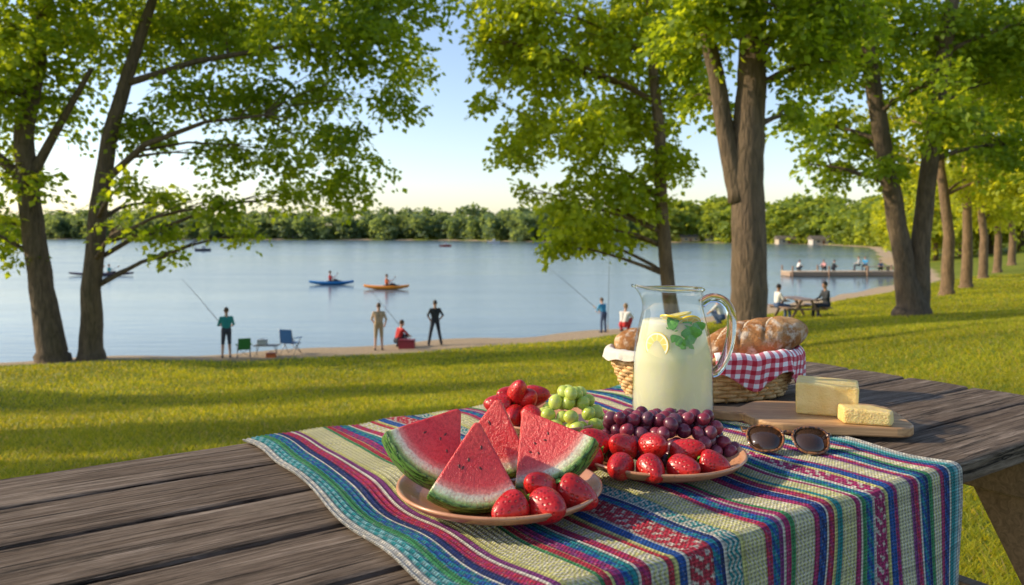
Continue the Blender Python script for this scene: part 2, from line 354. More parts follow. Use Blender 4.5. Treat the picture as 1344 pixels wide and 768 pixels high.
for i,(px,Y,r,lab,tall) in enumerate([(1243,40,.33,'pale trunked tree just right of the twin trunked tree',1),(1268,47,.34,'second tree in the receding row on the right bank',1),(1290,58,.34,'third tree in the receding row on the right bank',1),(1309,68,.34,'fourth tree in the receding row on the right bank',1),(1328,80,.38,'farthest tree of the row at the right edge of the lawn',1),(1385,36,.4,'tree at the right frame edge hanging leaves over the lawn',1)]):
    x=XP(px,Y); z=H(x,Y); b=Vector((x,Y,z)); rr=random.Random(40+i); h=14+rr.random()*3
    cl=[]
    for k in range(15):
        a=rr.uniform(0,6.28); q=rr.uniform(.5,4.2); zz=rr.uniform(4.6,h)
        cl.append((x+math.cos(a)*q,Y+math.sin(a)*q,z+zz,1.7,1.7,1.2))
    tree('broadleaf_tree',lab,b,[([b+Vector((0,0,-.2)),b+Vector((0,0,.3)),b+Vector((.1,0,3)),b+Vector((rr.uniform(-.5,.5),0,7)),b+Vector((rr.uniform(-.8,.8),0,h-1))],[r*1.6,r*1.1,r*.9,r*.7,.08])],cl,9500,.26,bark=M_bark2,seed=50+i,spr=.75,c0=(.15,.21,.014),c1=(.40,.46,.045),group='row of trees along the right bank')
for i,(x,Y,lab,h) in enumerate([(-14.5,9.5,'unseen tree added past the left edge to shade the near lawn',9.0),(-20,15.5,'taller unseen tree added past the left edge to shade the middle lawn',12.0),(-11.5,5.6,'low unseen shade tree added past the left edge nearest the table',6.0)]):  # out-of-view trees added to cast shadow bands across the lawn
    z=H(x,Y); b=Vector((x,Y,z)); rr=random.Random(140+i); cl=[]
    for k in range(11):
        a=rr.uniform(0,6.28); q=rr.uniform(.3,1.9); zz=rr.uniform(3.0,h); cl.append((x+math.cos(a)*q*1.6,Y+math.sin(a)*q*.7,z+zz,1.3,.8,.9))
    tree('added_shade_tree',lab,b,[([b+Vector((0,0,-.2)),b+Vector((0,0,.3)),b+Vector((.1,0,3)),b+Vector((0,0,h-1))],[.5,.35,.3,.08])],cl,5500,.26,seed=150+i,spr=.7,group='added shade trees left of the view')
# ------------------------------------------------------------------ far shore trees
def far_shape(h,R):
    cl=[]; n=7
    for k in range(n):
        a=R.random()*6.28; q=R.random()*h*.2; z=h*(.35+.5*R.random()); r=h*(.17+.1*R.random()); cl.append((math.cos(a)*q,math.sin(a)*q,z,r,r,r*.9))
    cl.append((0,0,h*.8,h*.2,h*.2,h*.2)); cl.append((0,0,h*.3,h*.28,h*.28,h*.25)); return cl
protos=[]
R0=random.Random(5)
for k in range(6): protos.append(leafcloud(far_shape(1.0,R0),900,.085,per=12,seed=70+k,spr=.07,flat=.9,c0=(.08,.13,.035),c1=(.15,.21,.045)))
def farwood(name,label,idxs,step,hh,off,seed,tint,add):
    R=random.Random(seed); Vs=[];Fs=[];Cs=[];o=0
    for i in idxs:
        a=Vector(LAKE[i]);b2=Vector(LAKE[i+1]); L=(b2-a).length; t=(b2-a)/L; nrm=Vector((t.y,-t.x))
        tst=a+(b2-a)*.5+nrm*5
        if float(sdist(np.array([tst.x]),np.array([tst.y]))[0])<0: nrm=-nrm
        s=0
        while s<L:
            for row in off:
                p=a+t*(s+R.uniform(-1,1)*step*.4)+nrm*(row+R.uniform(0,8)); h=R.uniform(*hh)*(1.0 if row<20 else 1.2)
                V,Fc,C=protos[R.randrange(6)]; ang=R.uniform(0,6.28); c,s_=math.cos(ang),math.sin(ang); k=h*R.uniform(1.0,1.35)
                VV=np.stack([(V[:,0]*c-V[:,1]*s_)*k+p.x,(V[:,0]*s_+V[:,1]*c)*k+p.y,V[:,2]*h+H(p.x,p.y)-.08*h],-1)
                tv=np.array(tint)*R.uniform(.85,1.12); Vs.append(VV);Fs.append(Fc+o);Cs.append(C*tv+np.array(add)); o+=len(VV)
            s+=step
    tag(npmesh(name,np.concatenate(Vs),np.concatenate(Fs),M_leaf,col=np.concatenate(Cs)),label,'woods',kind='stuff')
farwood('far_woods','wooded far shore across the lake, blue green with painted haze',[16,17,18,19,20,21],7.5,(13,16),(3,12,24),3,(.85,.9,1.3),(.045,.065,.085))  # distance haze painted into the leaf colours: bluish tint plus a pale lift
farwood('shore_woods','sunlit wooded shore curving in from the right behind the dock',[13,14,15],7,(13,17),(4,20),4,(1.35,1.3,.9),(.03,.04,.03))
R=random.Random(9)
pr=None
for i,(px,Y,h) in enumerate([(1010,250,15),(1052,225,15),(1085,190,13),(1112,160,12),(1140,135,11.5),(1168,118,12),(1200,128,15),(1228,112,13),(1262,120,15),(1300,118,16),(1340,115,17)]):
    x=XP(px,Y); 
    while float(sdist(np.array([x]),np.array([Y]))[0])<4: x+=2
    z=H(x,Y)
    if pr is None:
        pr=[]
        for q in range(3):
            r_=thing('bank_tree','x','tree',(0,0,0)); m=MB(); m.tube([(0,0,-.03),(0,0,.3),(.02,0,.8)],[.03,.022,.006],8); m.build('trunk',M_bark2,r_,smooth=True)
            V,Fc,C=leafcloud(far_shape(1.0,R),5200,.045,per=14,seed=90+q,spr=.06,flat=.8,c0=(.15,.21,.020),c1=(.38,.44,.05)); npmesh('crown',V,Fc,M_leaf,r_,col=C); pr.append(r_)
    names=['tree on the right shore seen left of the dock, leftmost bright one','second bright tree from the left on the right shore','bright bushy tree above the left end of the dock','low yellow green tree behind the middle of the dock','round yellow green tree behind the right end of the dock','sunlit tree just left of the twin dark trunks','sunlit tree between the twin dark trunks','far tree just right of the twin trunks','far sunlit tree behind the row of trunks','far tree behind the receding row, second from right edge','far tree closing the view at the right edge']
    if i<3: o=pr[i]; o.location=(x,Y,z-.3); o['label']=names[i]; o['group']='bright trees on the right shore'
    else: o=dup(pr[i%3],names[i],(x,Y,z-.3),group='bright trees on the right shore')
    o.rotation_euler=(0,0,R.uniform(0,6)); o.scale=(h,h,h)
# ------------------------------------------------------------------ picnic table
ANG=math.atan2(.565,.825); ca,sa=math.cos(ANG),math.sin(ANG)
DC,NC=.92,1.12
def TW(d,n,z=.76): return Vector((d*ca-n*sa,d*sa+n*ca,z))
tl=TW(DC,NC,0)
tb=thing('picnic_table','large weathered grey plank picnic table in the foreground','picnic table',tl,ANG)
bw=.168
for i in range(5):
    m=MB(); n0=.70+i*bw-NC; e=random.uniform(-.008,.008)
    N=120; g0,g1=n0+.004,n0+bw-.004; dz=random.uniform(-.0015,.0005); vs=[]; fs=[]
    rj=random.Random(60+i)
    w0=w1=0
    for k in range(N+1):
        w0=w0*.8+rj.uniform(-.0012,.0012); w1=w1*.8+rj.uniform(-.0012,.0012); x=-1.22+(2.45+e)*k/N
        crown=.0012*math.sin(x*3+i)
        prof=[(g0+w0,.722),(g0+w0,.753),(g0+w0+.0018,.7575),(g0+w0+.006,.7598),((g0+g1)/2,.7612),(g1+w1-.006,.7598),(g1+w1-.0018,.7575),(g1+w1,.753),(g1+w1,.722)]
        for y_,z_ in prof: vs.append((x,y_,z_+dz+(crown if z_>.73 else 0)))
    for k in range(N):
        for q in range(9): q2=(q+1)%9; fs.append((k*9+q,k*9+q2,(k+1)*9+q2,(k+1)*9+q))
    fs.append(tuple(range(9))[::-1]); fs.append(tuple(N*9+q for q in range(9)))
    m.add(vs,fs); m.build('top_plank',M_wood,tb)
for s in (-1,1):
    for k in range(2):
        m=MB(); yy=s*(.69+.145*k); m.box(-1.22,1.22,yy-.07,yy+.07,.41,.45); m.build('bench_plank',M_wood,tb,bevel=.005)
for xe in (-.9,.86):
    m=MB(); m.box(xe-.02,xe+.02,-.40,.40,.62,.7215); m.build('cross_beam',M_legwood,tb,bevel=.004)
    m=MB(); m.box(xe-.02,xe+.02,-.86,.86,.32,.4095); m.build('bench_beam',M_legwood,tb,bevel=.004)
    for s in (-1,1):
        m=MB(); m.beam((xe+.045,s*.26,.71),(xe+.045,s*.66,-.03),.10,.045,up=(1,0,0)); m.build('leg',M_legwood,tb,bevel=.004)
m=MB(); m.beam((.80,0,.36),(.2,0,.70),.08,.04); m.build('brace',M_legwood,tb,bevel=.004)
# ------------------------------------------------------------------ striped blanket
Wc=(.84,.80,.68);Yc=(.76,.74,.26);Mc=(.50,.030,.17);Pc=(.26,.04,.24);Bc=(.015,.11,.44);Nc=(.012,.035,.19);Tc=(.015,.32,.34);Gc=(.06,.34,.12);Rc=(.62,.035,.07);Lc=(.30,.62,.66);Gy=(.55,.57,.56)
S1=[(.016,'f',Wc,Gy),(.018,'f',Tc,Lc),(.010,'p',Gc,0),(.018,'f',Bc,Tc),(.004,'p',Wc,0),(.012,'p',Nc,0),(.018,'f',Mc,Rc),(.004,'p',Wc,0),(.010,'p',Pc,0),(.006,'p',Yc,0),(.046,'d',Yc,Wc),(.006,'p',Gc,0),(.009,'p',Rc,0),(.005,'p',Yc,0),(.014,'f',Mc,Pc),(.014,'f',Bc,Tc),(.008,'p',Tc,0),(.005,'p',Wc,0),(.016,'f',Mc,Rc),(.030,'z',Wc,Yc),(.010,'p',Rc,0),(.008,'p',Yc,0),(.014,'p',Bc,0),(.005,'p',Wc,0)]
S2=[(.044,'f',Rc,Wc),(.014,'f',Bc,Tc),(.007,'p',Nc,0),(.006,'p',Wc,0),(.028,'z',Tc,Wc),(.008,'p',Yc,0),(.042,'d',Yc,Wc),(.013,'f',Mc,Rc),(.017,'f',Bc,Tc),(.009,'p',Pc,0),(.005,'p',Wc,0),(.012,'p',Mc,0),(.010,'p',Gc,0),(.046,'d',Wc,Yc),(.012,'p',Mc,0),(.017,'f',Bc,Nc),(.005,'p',Wc,0),(.014,'f',Mc,Rc),(.008,'p',Yc,0),(.012,'p',Tc,0)]
S3=[(.036,'d',Yc,Wc),(.011,'p',Mc,0),(.005,'p',Wc,0),(.010,'p',Gc,0),(.018,'f',Bc,Tc),(.005,'p',Wc,0),(.030,'f',Mc,Wc),(.008,'p',Yc,0),(.016,'p',Bc,0),(.010,'f',Mc,Pc),(.040,'d',Wc,Yc),(.010,'p',Pc,0),(.014,'f',Mc,Rc),(.005,'p',Wc,0),(.016,'f',Bc,Tc),(.010,'p',Nc,0),(.012,'p',Gc,0),(.026,'z',Wc,Yc),(.012,'p',Mc,0),(.018,'f',Bc,Nc),(.006,'p',Wc,0),(.014,'p',Tc,0),(.012,'p',Lc,0),(.014,'f',Wc,Gy)]
ST=S1+S2+S3
tot=sum(s[0] for s in ST); CL0,CL1=.43,1.395; CW=CL1-CL0
def blanket():
    nu,nv=680,580; LEN=1.20; far=1.532; near=.70
    u=np.linspace(0,CW,nu); v=np.linspace(0,LEN,nv); U,V=np.meshgrid(u,v)
    top=far-near; rb=.014
    n=far-V; z=np.full_like(U,.7675)
    rip=.0024*np.sin(U*23+1.5*np.sin(V*6))*np.sin(V*9+U*5)+.0018*np.sin(V*31+U*13)+.0014*np.sin(U*47-V*11)
    z=z+rip
    hang=V-top
    arc=np.clip(hang/(rb*math.pi/2),0,1)*math.pi/2
    hh=np.clip(hang-rb*math.pi/2,0,None)
    on=hang>0
    n=np.where(on,near-rb*np.sin(arc),n); z=np.where(on,.7675+rip*(1-arc/1.571)-rb*(1-np.cos(arc))-hh,z)
    fold=np.sin(U*17+.6+.8*np.sin(U*5))*.5+.5
    amp=sm(hh/.28)
    n=n-amp*(.003+.042*fold)
    du=.010*np.sin(V*8)*(1-U/CW*.5)+.004*np.sin(V*23)+amp*(.02*np.cos(U*17+.6)-.035*U/CW)
    X=CL0+U+du
    z=z+np.where(on,0,.0012*np.sin(U*2*math.pi/.0085))
    C=np.zeros((nv,nu,3)); rowid=np.floor(V/.0052).astype(int); R=np.random.default_rng(3); rowv=R.random(rowid.max()+2)
    x=0
    for i,(w_,ty,a,b) in enumerate(ST):
        w2=w_/tot*CW; k=(u>=x)&(u<x+w2+1e-9); 
        if k.sum():
            uu=U[:,k]-x; vv=V[:,k]; f=uu/w2; a_=np.array(a); 
            if ty=='p': m_=np.zeros_like(uu)
            elif ty=='f':
                m_=((np.floor(vv/.0060)+np.floor(uu/.0085+.5*np.floor(vv/.0060)))%2)*.85
                if w_>.027: m_=np.where(np.abs(((vv/.018+ np.abs(f-.5)*1.2)%1)-.5)<.22,m_,0)
            elif ty=='z': tri=np.abs(((vv/.022)%1)-.5)*2; m_=(((f*3+tri*.9)%1)<.45)*.9
            else:
                q=np.abs(((vv/.052)%1)-.5)*2+np.abs(f-.5)*2; m_=((q*3.2)%1<.45)*.9
            if b==0: b=a
            m3=m_[...,None]; c=a_*(1-m3)+np.array(b)*m3
            edge=np.where((f<.07)|(f>.93),.75,1.)[...,None]
            C[:,k]=c*edge
        x+=w2
    speck=R.random((nv,nu)); C*= (.80+.38*rowv[rowid])[...,None]; C*=(.84+.32*speck)[...,None]
    C[speck<.05]=C[speck<.05]*.5+.25
    pos=np.stack([X*ca-n*sa,X*sa+n*ca,z],-1).reshape(-1,3)
    idx=np.arange(nu*nv).reshape(nv,nu); fc=np.stack([idx[:-1,:-1],idx[1:,:-1],idx[1:,1:],idx[:-1,1:]],-1).reshape(-1,4)
    t=NT('woven_wool'); a=t.n('ShaderNodeAttribute',_attribute_name='Col'); vv=t.coord('UV',(1,1,1))
    wv=t.n('ShaderNodeTexWave',_wave_type='BANDS',_bands_direction='Y',Scale=60.0,Distortion=1.8,Detail=2.0); wv.inputs['Detail Scale'].default_value=40; t.t.links.new(vv,wv.inputs['Vector'])
    wx=t.n('ShaderNodeTexWave',_wave_type='BANDS',_bands_direction='X',Scale=37.0,Distortion=.9,Detail=1.0); t.t.links.new(vv,wx.inputs['Vector'])
    nz=t.noise(vv,380,3,.7); hgt=t.math('ADD',t.math('MULTIPLY',wv.outputs['Fac'],.9),t.math('ADD',t.math('MULTIPLY',wx.outputs['Fac'],.7),nz))
    dk=t.ramp(t.math('MULTIPLY',hgt,.5),[(.22,(.50,.50,.50)),(.85,(1.25,1.25,1.25))])
    t.P(Base__Color=t.mix(1.0,a.outputs['Color'],dk,'MULTIPLY'),Roughness=.95,Specular__IOR__Level=.12,Sheen__Weight=.1); t.bump(hgt,1.0,.0045)
    org=TW(.93,1.1,.76)
    o=npmesh('blanket',pos-np.array(org),fc,t.m,col=C.reshape(-1,3),smooth=True,loc=org,uv=np.stack([U.ravel(),V.ravel()],-1))
    md=o.modifiers.new('s','SOLIDIFY'); md.thickness=.004; md.offset=-1
    tag(o,'striped multicolour woven blanket draped across the picnic table and over its near edge','blanket')
blanket()
ZT=.7715
# ------------------------------------------------------------------ plates
def platemat():
    t=NT('terracotta_glaze'); v=t.coord('Object'); n=t.noise(v,14,5,.6); n2=t.noise(v,160,3)
    c=t.ramp(n,[(.3,(.46,.19,.09)),(.7,(.66,.33,.17))]); c=t.mix(t.ramp(n2,[(.60,(0,0,0)),(.68,(.6,.6,.6))]),c,(.28,.11,.055))
    t.P(Base__Color=c,Roughness=.32,Coat__Weight=.3); t.bump(n,.1,.002); return t.m
M_plate=platemat()
def plate(x,y,r,label):
    m=MB(); pr=[(.0001,.0),(.55,0),(.60,.004),(.80,.008),(.94,.017),(.985,.0235),(1.0,.0255),(.995,.0285),(.97,.0285),(.93,.0235),(.80,.014),(.66,.009),(.62,.0075),(.0001,.007)]
    m.lathe([(a*r,b) for a,b in pr],96); o=m.build('plate',M_plate,None,(x,y,ZT),smooth=True); tag(o,label,'plate','terracotta plates of fruit'); return o
P1=(-.018,1.150,.148);P2=(.245,1.32,.140);P3=(.069,1.57,.115)
plate(*P1,'terracotta plate in front holding the watermelon slices'); plate(*P2,'terracotta plate with purple grapes and a row of strawberries'); plate(*P3,'smaller terracotta plate at the back with green grapes')
# ------------------------------------------------------------------ watermelon
def melonmat():
    t=NT('watermelon_flesh_and_rind'); tc=t.n('ShaderNodeTexCoord'); sp=t.n('ShaderNodeSeparateXYZ'); t.t.links.new(tc.outputs['Object'],sp.inputs[0])
    r=t.math('SQRT',t.math('ADD',t.math('MULTIPLY',sp.outputs[0],sp.outputs[0]),t.math('MULTIPLY',sp.outputs[2],sp.outputs[2])))
    v=t.coord('Object'); n=t.noise(v,60,5,.65); nf=t.noise(v,230,4,.7); nb=t.noise(v,28,4,.6,1.0); rr=t.math('MULTIPLY_ADD',n,.006,t.math('SUBTRACT',r,.003))
    q=t.math('DIVIDE',rr,.12)
    v2=t.coord('Object',(1,4,1)); st=t.noise(v2,26,3,.6,2)
    c=t.ramp(q,[(0,(.82,.085,.060)),(.50,(.74,.038,.040)),(.76,(.78,.075,.07)),(.835,(.86,.34,.26)),(.865,(.84,.78,.58)),(.915,(.76,.82,.50)),(.950,(.38,.56,.15)),(.980,(.06,.17,.022))])
    fl=t.mix(1.0,c,(.66,.35,.32),'MULTIPLY')
    c=t.mix(t.ramp(nf,[(.36,(.65,.65,.65)),(.56,(0,0,0))]),c,fl); c=t.mix(t.ramp(nb,[(.54,(0,0,0)),(.66,(.6,.6,.6))]),c,t.mix(1.0,c,(.70,.42,.42),'MULTIPLY'))
    gst=t.ramp(st,[(.42,(.015,.07,.010)),(.55,(.14,.30,.045))])
    isr=t.ramp(t.math('DIVIDE',r,.12),[(.978,(0,0,0)),(.985,(1,1,1))])
    c=t.mix(isr,c,gst)
    t.P(Base__Color=c,Roughness=.26,Subsurface__Weight=.2,Subsurface__Radius=(.02,.004,.003),Subsurface__Scale=.5,Specular__IOR__Level=.6); t.bump(t.math('ADD',nf,t.math('MULTIPLY',nb,1.6)),.7,.0030); return t.m
M_mel=melonmat(); M_seed=plain('melon_seed',(.10,.016,.010),.3)
def slice_(x,y,z,roll,lean,yaw,label,th=.040,al=32,seeds=3,sd0=1):
    R_=.12; root=thing('watermelon_slice',label,'watermelon slice',(x,y,z),group='watermelon slices on the front plate')
    root.rotation_euler=(Matrix.Rotation(yaw,3,'Z')@Matrix.Rotation(-lean,3,'X')@Matrix.Rotation(roll,3,'Y')).to_euler()
    m=MB(); al=math.radians(al); na=36
    out=[]
    for i in range(7):
        a=-1+2*i/6; out.append((.006*math.sin(a*(math.pi/2-al)),-.0090+.0045*math.cos(a*(math.pi/2-al))))
    rim=[(R_*math.sin(al-2*al*j/na),-R_*math.cos(al-2*al*j/na)) for j in range(na+1)]
    out=out+rim; n=len(out); ys=[-th/2,-th/6,th/6,th/2]; vs=[]
    for k,y_ in enumerate(ys):
        for x_,z_ in out:
            rr=math.hypot(x_,z_); kk=1+(.03*(1-(2*y_/th)**2) if rr>R_*.98 else 0); vs.append((x_*kk,y_*(.82+.18*rr/R_),z_*kk))
    fs=[tuple(range(n)),tuple(range(3*n,4*n))[::-1]]
    for k in range(3):
        for i in range(n): j=(i+1)%n; fs.append((k*n+i,(k+1)*n+i,(k+1)*n+j,k*n+j))
    m.add(vs,fs); o=m.build('flesh',M_mel,root)
    e=o.modifiers.new('e','BEVEL'); e.width=.0026; e.segments=3; e.limit_method='ANGLE'; e.angle_limit=math.radians(45)
    rn=random.Random(sd0)
    for q in range(seeds):
        a=rn.uniform(-.34,.34); rr=rn.uniform(.040,.075); c=(rr*math.sin(a),-th/2*(.82+.18*rr/R_)-.0001,-rr*math.cos(a))
        s=MB(); s.ell((0,0,0),(.0016,.0009,.0030),10,8); s.build('seed',M_seed,o,c,(0,rn.uniform(-.9,.9),0),smooth=True)
za=ZT+.009
slice_(-.050,1.125,za+.12*math.cos(.46)+.004,math.radians(4),.46,math.radians(6),'front watermelon slice leaning upright in the middle of the plate',sd0=1,al=31,th=.046,seeds=5)
slice_(-.080,1.205,za+.12*math.cos(.62)+.010,math.radians(42),.62,math.radians(16),'left watermelon slice with its rind towards the plate edge',sd0=2,seeds=4,al=33,th=.044)
slice_(.018,1.195,za+.12*math.cos(.62)+.010,math.radians(-36),.62,math.radians(-12),'right watermelon slice showing its broad red face',sd0=3,seeds=5,al=34,th=.044)
slice_(-.020,1.262,za+.12*math.cos(.42)+.006,math.radians(2),.42,math.radians(-8),'rear watermelon slice peeking out between the others',sd0=4,seeds=2)
# ------------------------------------------------------------------ strawberries
def strawmat():
    t=NT('strawberry_skin'); v=t.coord('Object',(1,1,.75)); vo=t.n('ShaderNodeTexVoronoi',Scale=215.0); vo.inputs['Randomness'].default_value=.25; t.t.links.new(v,vo.inputs['Vector'])
    d=vo.outputs['Distance']; n=t.noise(v,60,3)
    red=t.ramp(n,[(.3,(.40,.008,.010)),(.7,(.64,.020,.016))])
    dark=t.ramp(d,[(.14,(.40,.30,.30)),(.42,(1,1,1))]); c=t.mix(.85,red,dark,'MULTIPLY')
    c=t.mix(t.ramp(d,[(.11,(.65,.65,.65)),(.16,(0,0,0))]),c,(.62,.28,.08)); 
    t.P(Base__Color=c,Roughness=.32,Subsurface__Weight=.12,Subsurface__Radius=(.01,.002,.002),Subsurface__Scale=.4,Specular__IOR__Level=.55)
    h=t.ramp(d,[(.0,(.2,.2,.2)),(.12,(.0,.0,.0)),(.45,(1,1,1))]); t.bump(h,.6,.0012); return t.m
M_str=strawmat(); M_cal=plain('calyx_green',(.13,.30,.035),.5)
def strawmesh(k):
    pr=[(.0001,-.0275),(.0045,-.0262),(.0098,-.0215),(.0148,-.0135),(.0185,-.0040),(.0205,.005),(.0198,.0125),(.0160,.0178),(.008,.0198),(.0001,.0200)]
    P=[]; n=len(pr)
    for i in range(n-1):
        a=pr[max(i-1,0)];b=pr[i];c=pr[i+1];d=pr[min(i+2,n-1)]
        for q in range(4):
            t=q/4; f=lambda A,B,C_,D:.5*((2*B)+(-A+C_)*t+(2*A-5*B+4*C_-D)*t*t+(-A+3*B-3*C_+D)*t**3); P.append((max(.0001,f(a[0],b[0],c[0],d[0])),f(a[1],b[1],c[1],d[1])))
    P.append(pr[-1]); m=MB()
    def fn(x,y,z,a): s=1+.025*math.sin(2*a+k*2)+.006*math.sin(3*a+k); return x*s,y*s,z
    m.lathe(P,36,fn=fn); return m
def calyx():
    m=MB()
    for i in range(8):
        a=i*math.pi/4+.2*math.sin(i*5); L=.015+.003*math.sin(i*3); c,s=math.cos(a),math.sin(a)
        p=lambda r,w,z:(c*r-s*w,s*r+c*w,z)
        m.add([p(0,0,.0205),p(L*.5,.0035,.0235),p(L,0,.0195+.005*math.sin(i*2)),p(L*.5,-.0035,.0235)],[(0,1,2,3)])
    m.tube([(0,0,.018),(.001,0,.025),(.003,0,.030)],[.0016,.0013,.001],6); return m
sproto=[]
SP=[(-.002,1.038,.022,-80,-55,'strawberry at the front edge of the watermelon plate, leftmost of four'),
(.047,1.046,.022,-95,35,'strawberry in the middle of the watermelon plate front'),(.086,1.092,.024,-70,75,'strawberry at the right rim of the watermelon plate'),(.038,1.090,.032,-125,-30,'strawberry tucked behind the others against the watermelon'),
(.118,1.262,.024,-85,-60,'leftmost strawberry on the grape plate'),(.165,1.222,.022,-95,-25,'strawberry at front left of the grape plate'),(.212,1.209,.022,-80,15,'strawberry at the front middle of the grape plate'),(.262,1.215,.022,-100,40,'large strawberry right of the middle on the grape plate'),(.312,1.238,.022,-85,70,'rightmost strawberry on the grape plate'),(.176,1.272,.040,-120,-50,'strawberry in the second row left on the grape plate'),(.225,1.262,.044,-110,20,'strawberry on top of the second row on the grape plate'),(.135,1.300,.040,-125,-80,'strawberry resting against the purple grapes at left'),(.277,1.262,.034,-115,60,'strawberry in the second row right on the grape plate'),
(-.022,1.60,.024,-80,-50,'leftmost strawberry on the rear plate'),(.004,1.552,.024,-95,-10,'front strawberry on the rear plate'),(.040,1.535,.026,-85,40,'strawberry beside the green grapes on the rear plate'),(-.004,1.600,.052,-110,-60,'topmost strawberry of the rear plate pile'),(.030,1.580,.052,-120,30,'upper strawberry leaning on the green grapes'),(.048,1.62,.050,-100,80,'strawberry at the back of the rear plate'),(-.025,1.575,.040,-100,-90,'strawberry on the left of the rear pile'),(.012,1.575,.068,-140,15,'small strawberry crowning the rear pile')]
for i,(x,y,z,tx,rz,lab) in enumerate(SP):
    g='strawberries on the watermelon plate' if i<4 else ('strawberries on the grape plate' if i<13 else 'strawberries on the rear plate')
    r_=thing('strawberry',lab,'strawberry',(x,y,ZT+.008+z-.002),group=g); s=(1.15 if i<4 else 1.1)*random.uniform(.93,1.06); r_.scale=(s,s,s*random.uniform(.94,1.08)); r_.rotation_euler=(math.radians(tx),random.uniform(-.2,.2),math.radians(rz))
    if i<3: o=strawmesh(i).build('fruit_body',M_str,r_,smooth=True); sproto.append(o)
    else:
        o=sproto[i%3].copy(); COL.objects.link(o); o.parent=r_
    calyx().build('calyx',M_cal,r_)
# ------------------------------------------------------------------ grapes
def grapemat(name,lo,hi,bloom,sss):
    t=NT(name); v=t.coord('Object'); n=t.noise(v,35,3); inf=t.n('ShaderNodeObjectInfo'); c=t.mix(inf.outputs['Random'],lo,hi)
    c=t.mix(t.ramp(n,[(.45,(0,0,0)),(.75,(.35,.35,.35))]),c,bloom)
    t.P(Base__Color=c,Roughness=t.math('MULTIPLY_ADD',n,.35,.10),Subsurface__Weight=sss,Subsurface__Radius=(.01,.008,.004),Subsurface__Scale=.6,Specular__IOR__Level=.5); return t.m
M_gp=grapemat('purple_grape_skin',(.060,.008,.024),(.27,.030,.050),(.34,.19,.24),.25); M_gg=grapemat('green_grape_skin',(.42,.52,.06),(.60,.68,.14),(.66,.72,.36),.5)
M_stem=plain('grape_stem',(.16,.14,.04),.7)
def bunch(name,label,cx,cy,ax,ay,layers,r,mat,seed,stemend):
    root=thing(name,label,'grapes',(cx,cy,ZT+.009)); R=random.Random(seed); proto=None; cnt=0
    for k in range(layers):
        fx,fy=ax-k*r*1.1,ay-k*r*.95; z=r*.95+k*r*1.5; st=r*2.02; j=0; y=-fy
        while y<=fy:
            x=-fx+(j%2)*r
            while x<=fx:
                if (x/fx)**2+(y/fy)**2<=1.02 and cnt<99 and not (k<layers-2 and (x/fx)**2+(y/fy)**2<.42) and not (k<layers-1 and y>fy*.45):
                    p=(x+R.uniform(-.2,.2)*r,y+R.uniform(-.2,.2)*r,z+R.uniform(-.3,.35)*r)
                    if proto is None: m=MB(); m.ell((0,0,0),(r,r,r*1.14),20,14); o=m.build('grape',mat,root,p,smooth=True); proto=o
                    else: o=proto.copy(); COL.objects.link(o); o.parent=root; o.location=p
                    s=R.uniform(.88,1.08); o.scale=(s,s,s); o.rotation_euler=(R.uniform(-1.4,1.4),R.uniform(-1.4,1.4),R.uniform(0,6)); cnt+=1
                x+=st
            y+=st*.87; j+=1
    m=MB(); m.tube([(0,0,layers*r),(stemend[0]*.5,stemend[1]*.5,layers*r*1.5),stemend],[.0018,.0018,.0024],6); m.build('stem',M_stem,root,smooth=True)
bunch('grape_bunch','heap of purple grapes piled behind the strawberries on the right plate',.255,1.358,.124,.070,4,.0116,M_gp,3,(.03,.03,.07))
bunch('grape_bunch','heap of pale green grapes on the rear plate',.115,1.545,.070,.062,4,.0125,M_gg,5,(-.02,.03,.075))
# ------------------------------------------------------------------ lemonade jug
def thinglass():
    t=NT('clear_glass'); t.t.nodes.remove(t.b); tr=t.n('ShaderNodeBsdfTransparent'); tr.inputs[0].default_value=(.97,.98,.975,1)
    gl=t.n('ShaderNodeBsdfGlossy'); gl.inputs['Roughness'].default_value=.03; lw=t.n('ShaderNodeLayerWeight',Blend=.5)
    f=t.math('MULTIPLY_ADD',t.math('POWER',lw.outputs['Facing'],3.5),.75,.05)
    mx=t.n('ShaderNodeMixShader'); t.t.links.new(f,mx.inputs[0]); t.t.links.new(tr.outputs[0],mx.inputs[1]); t.t.links.new(gl.outputs[0],mx.inputs[2]); t.t.links.new(mx.outputs[0],t.out.inputs[0]); return t.m
M_glass=thinglass()
t=NT('solid_glass'); t.P(Base__Color=(.95,.98,.97),Roughness=.02,Transmission__Weight=1.0,IOR=1.45); M_sglass=t.m
t=NT('cloudy_lemonade'); v=t.coord('Object',(1,1,.5)); n=t.noise(v,18,3); t.P(Base__Color=t.ramp(n,[(.3,(.90,.89,.58)),(.7,(.95,.93,.70))]),Roughness=.2,Transmission__Weight=.38,IOR=1.10,Subsurface__Weight=.85,Subsurface__Radius=(.07,.07,.04),Subsurface__Scale=1.0); M_lem=t.m
JX,JY=.337,1.67
jug=thing('jug','clear glass jug of pale lemonade with lemon slices and mint','jug',(JX,JY,ZT-.001))
prf=[(0,.074),(.004,.080),(.012,.0835),(.05,.0838),(.09,.083),(.13,.081),(.165,.0775),(.19,.0725),(.21,.0675),(.228,.0635),(.245,.0615),(.258,.0618),(.270,.0635)]
def smoothp(p,k=4):
    o=[]
    for i in range(len(p)-1):
        for q in range(k):
            t=q/k; a=p[max(i-1,0)];b=p[i];c=p[i+1];d=p[min(i+2,len(p)-1)]
            f=lambda A,B,C_,D:.5*((2*B)+(-A+C_)*t+(2*A-5*B+4*C_-D)*t*t+(-A+3*B-3*C_+D)*t**3)
            o.append((f(a[0],b[0],c[0],d[0]),f(a[1],b[1],c[1],d[1])))
    o.append(p[-1]); return o
sp_=smoothp(prf)
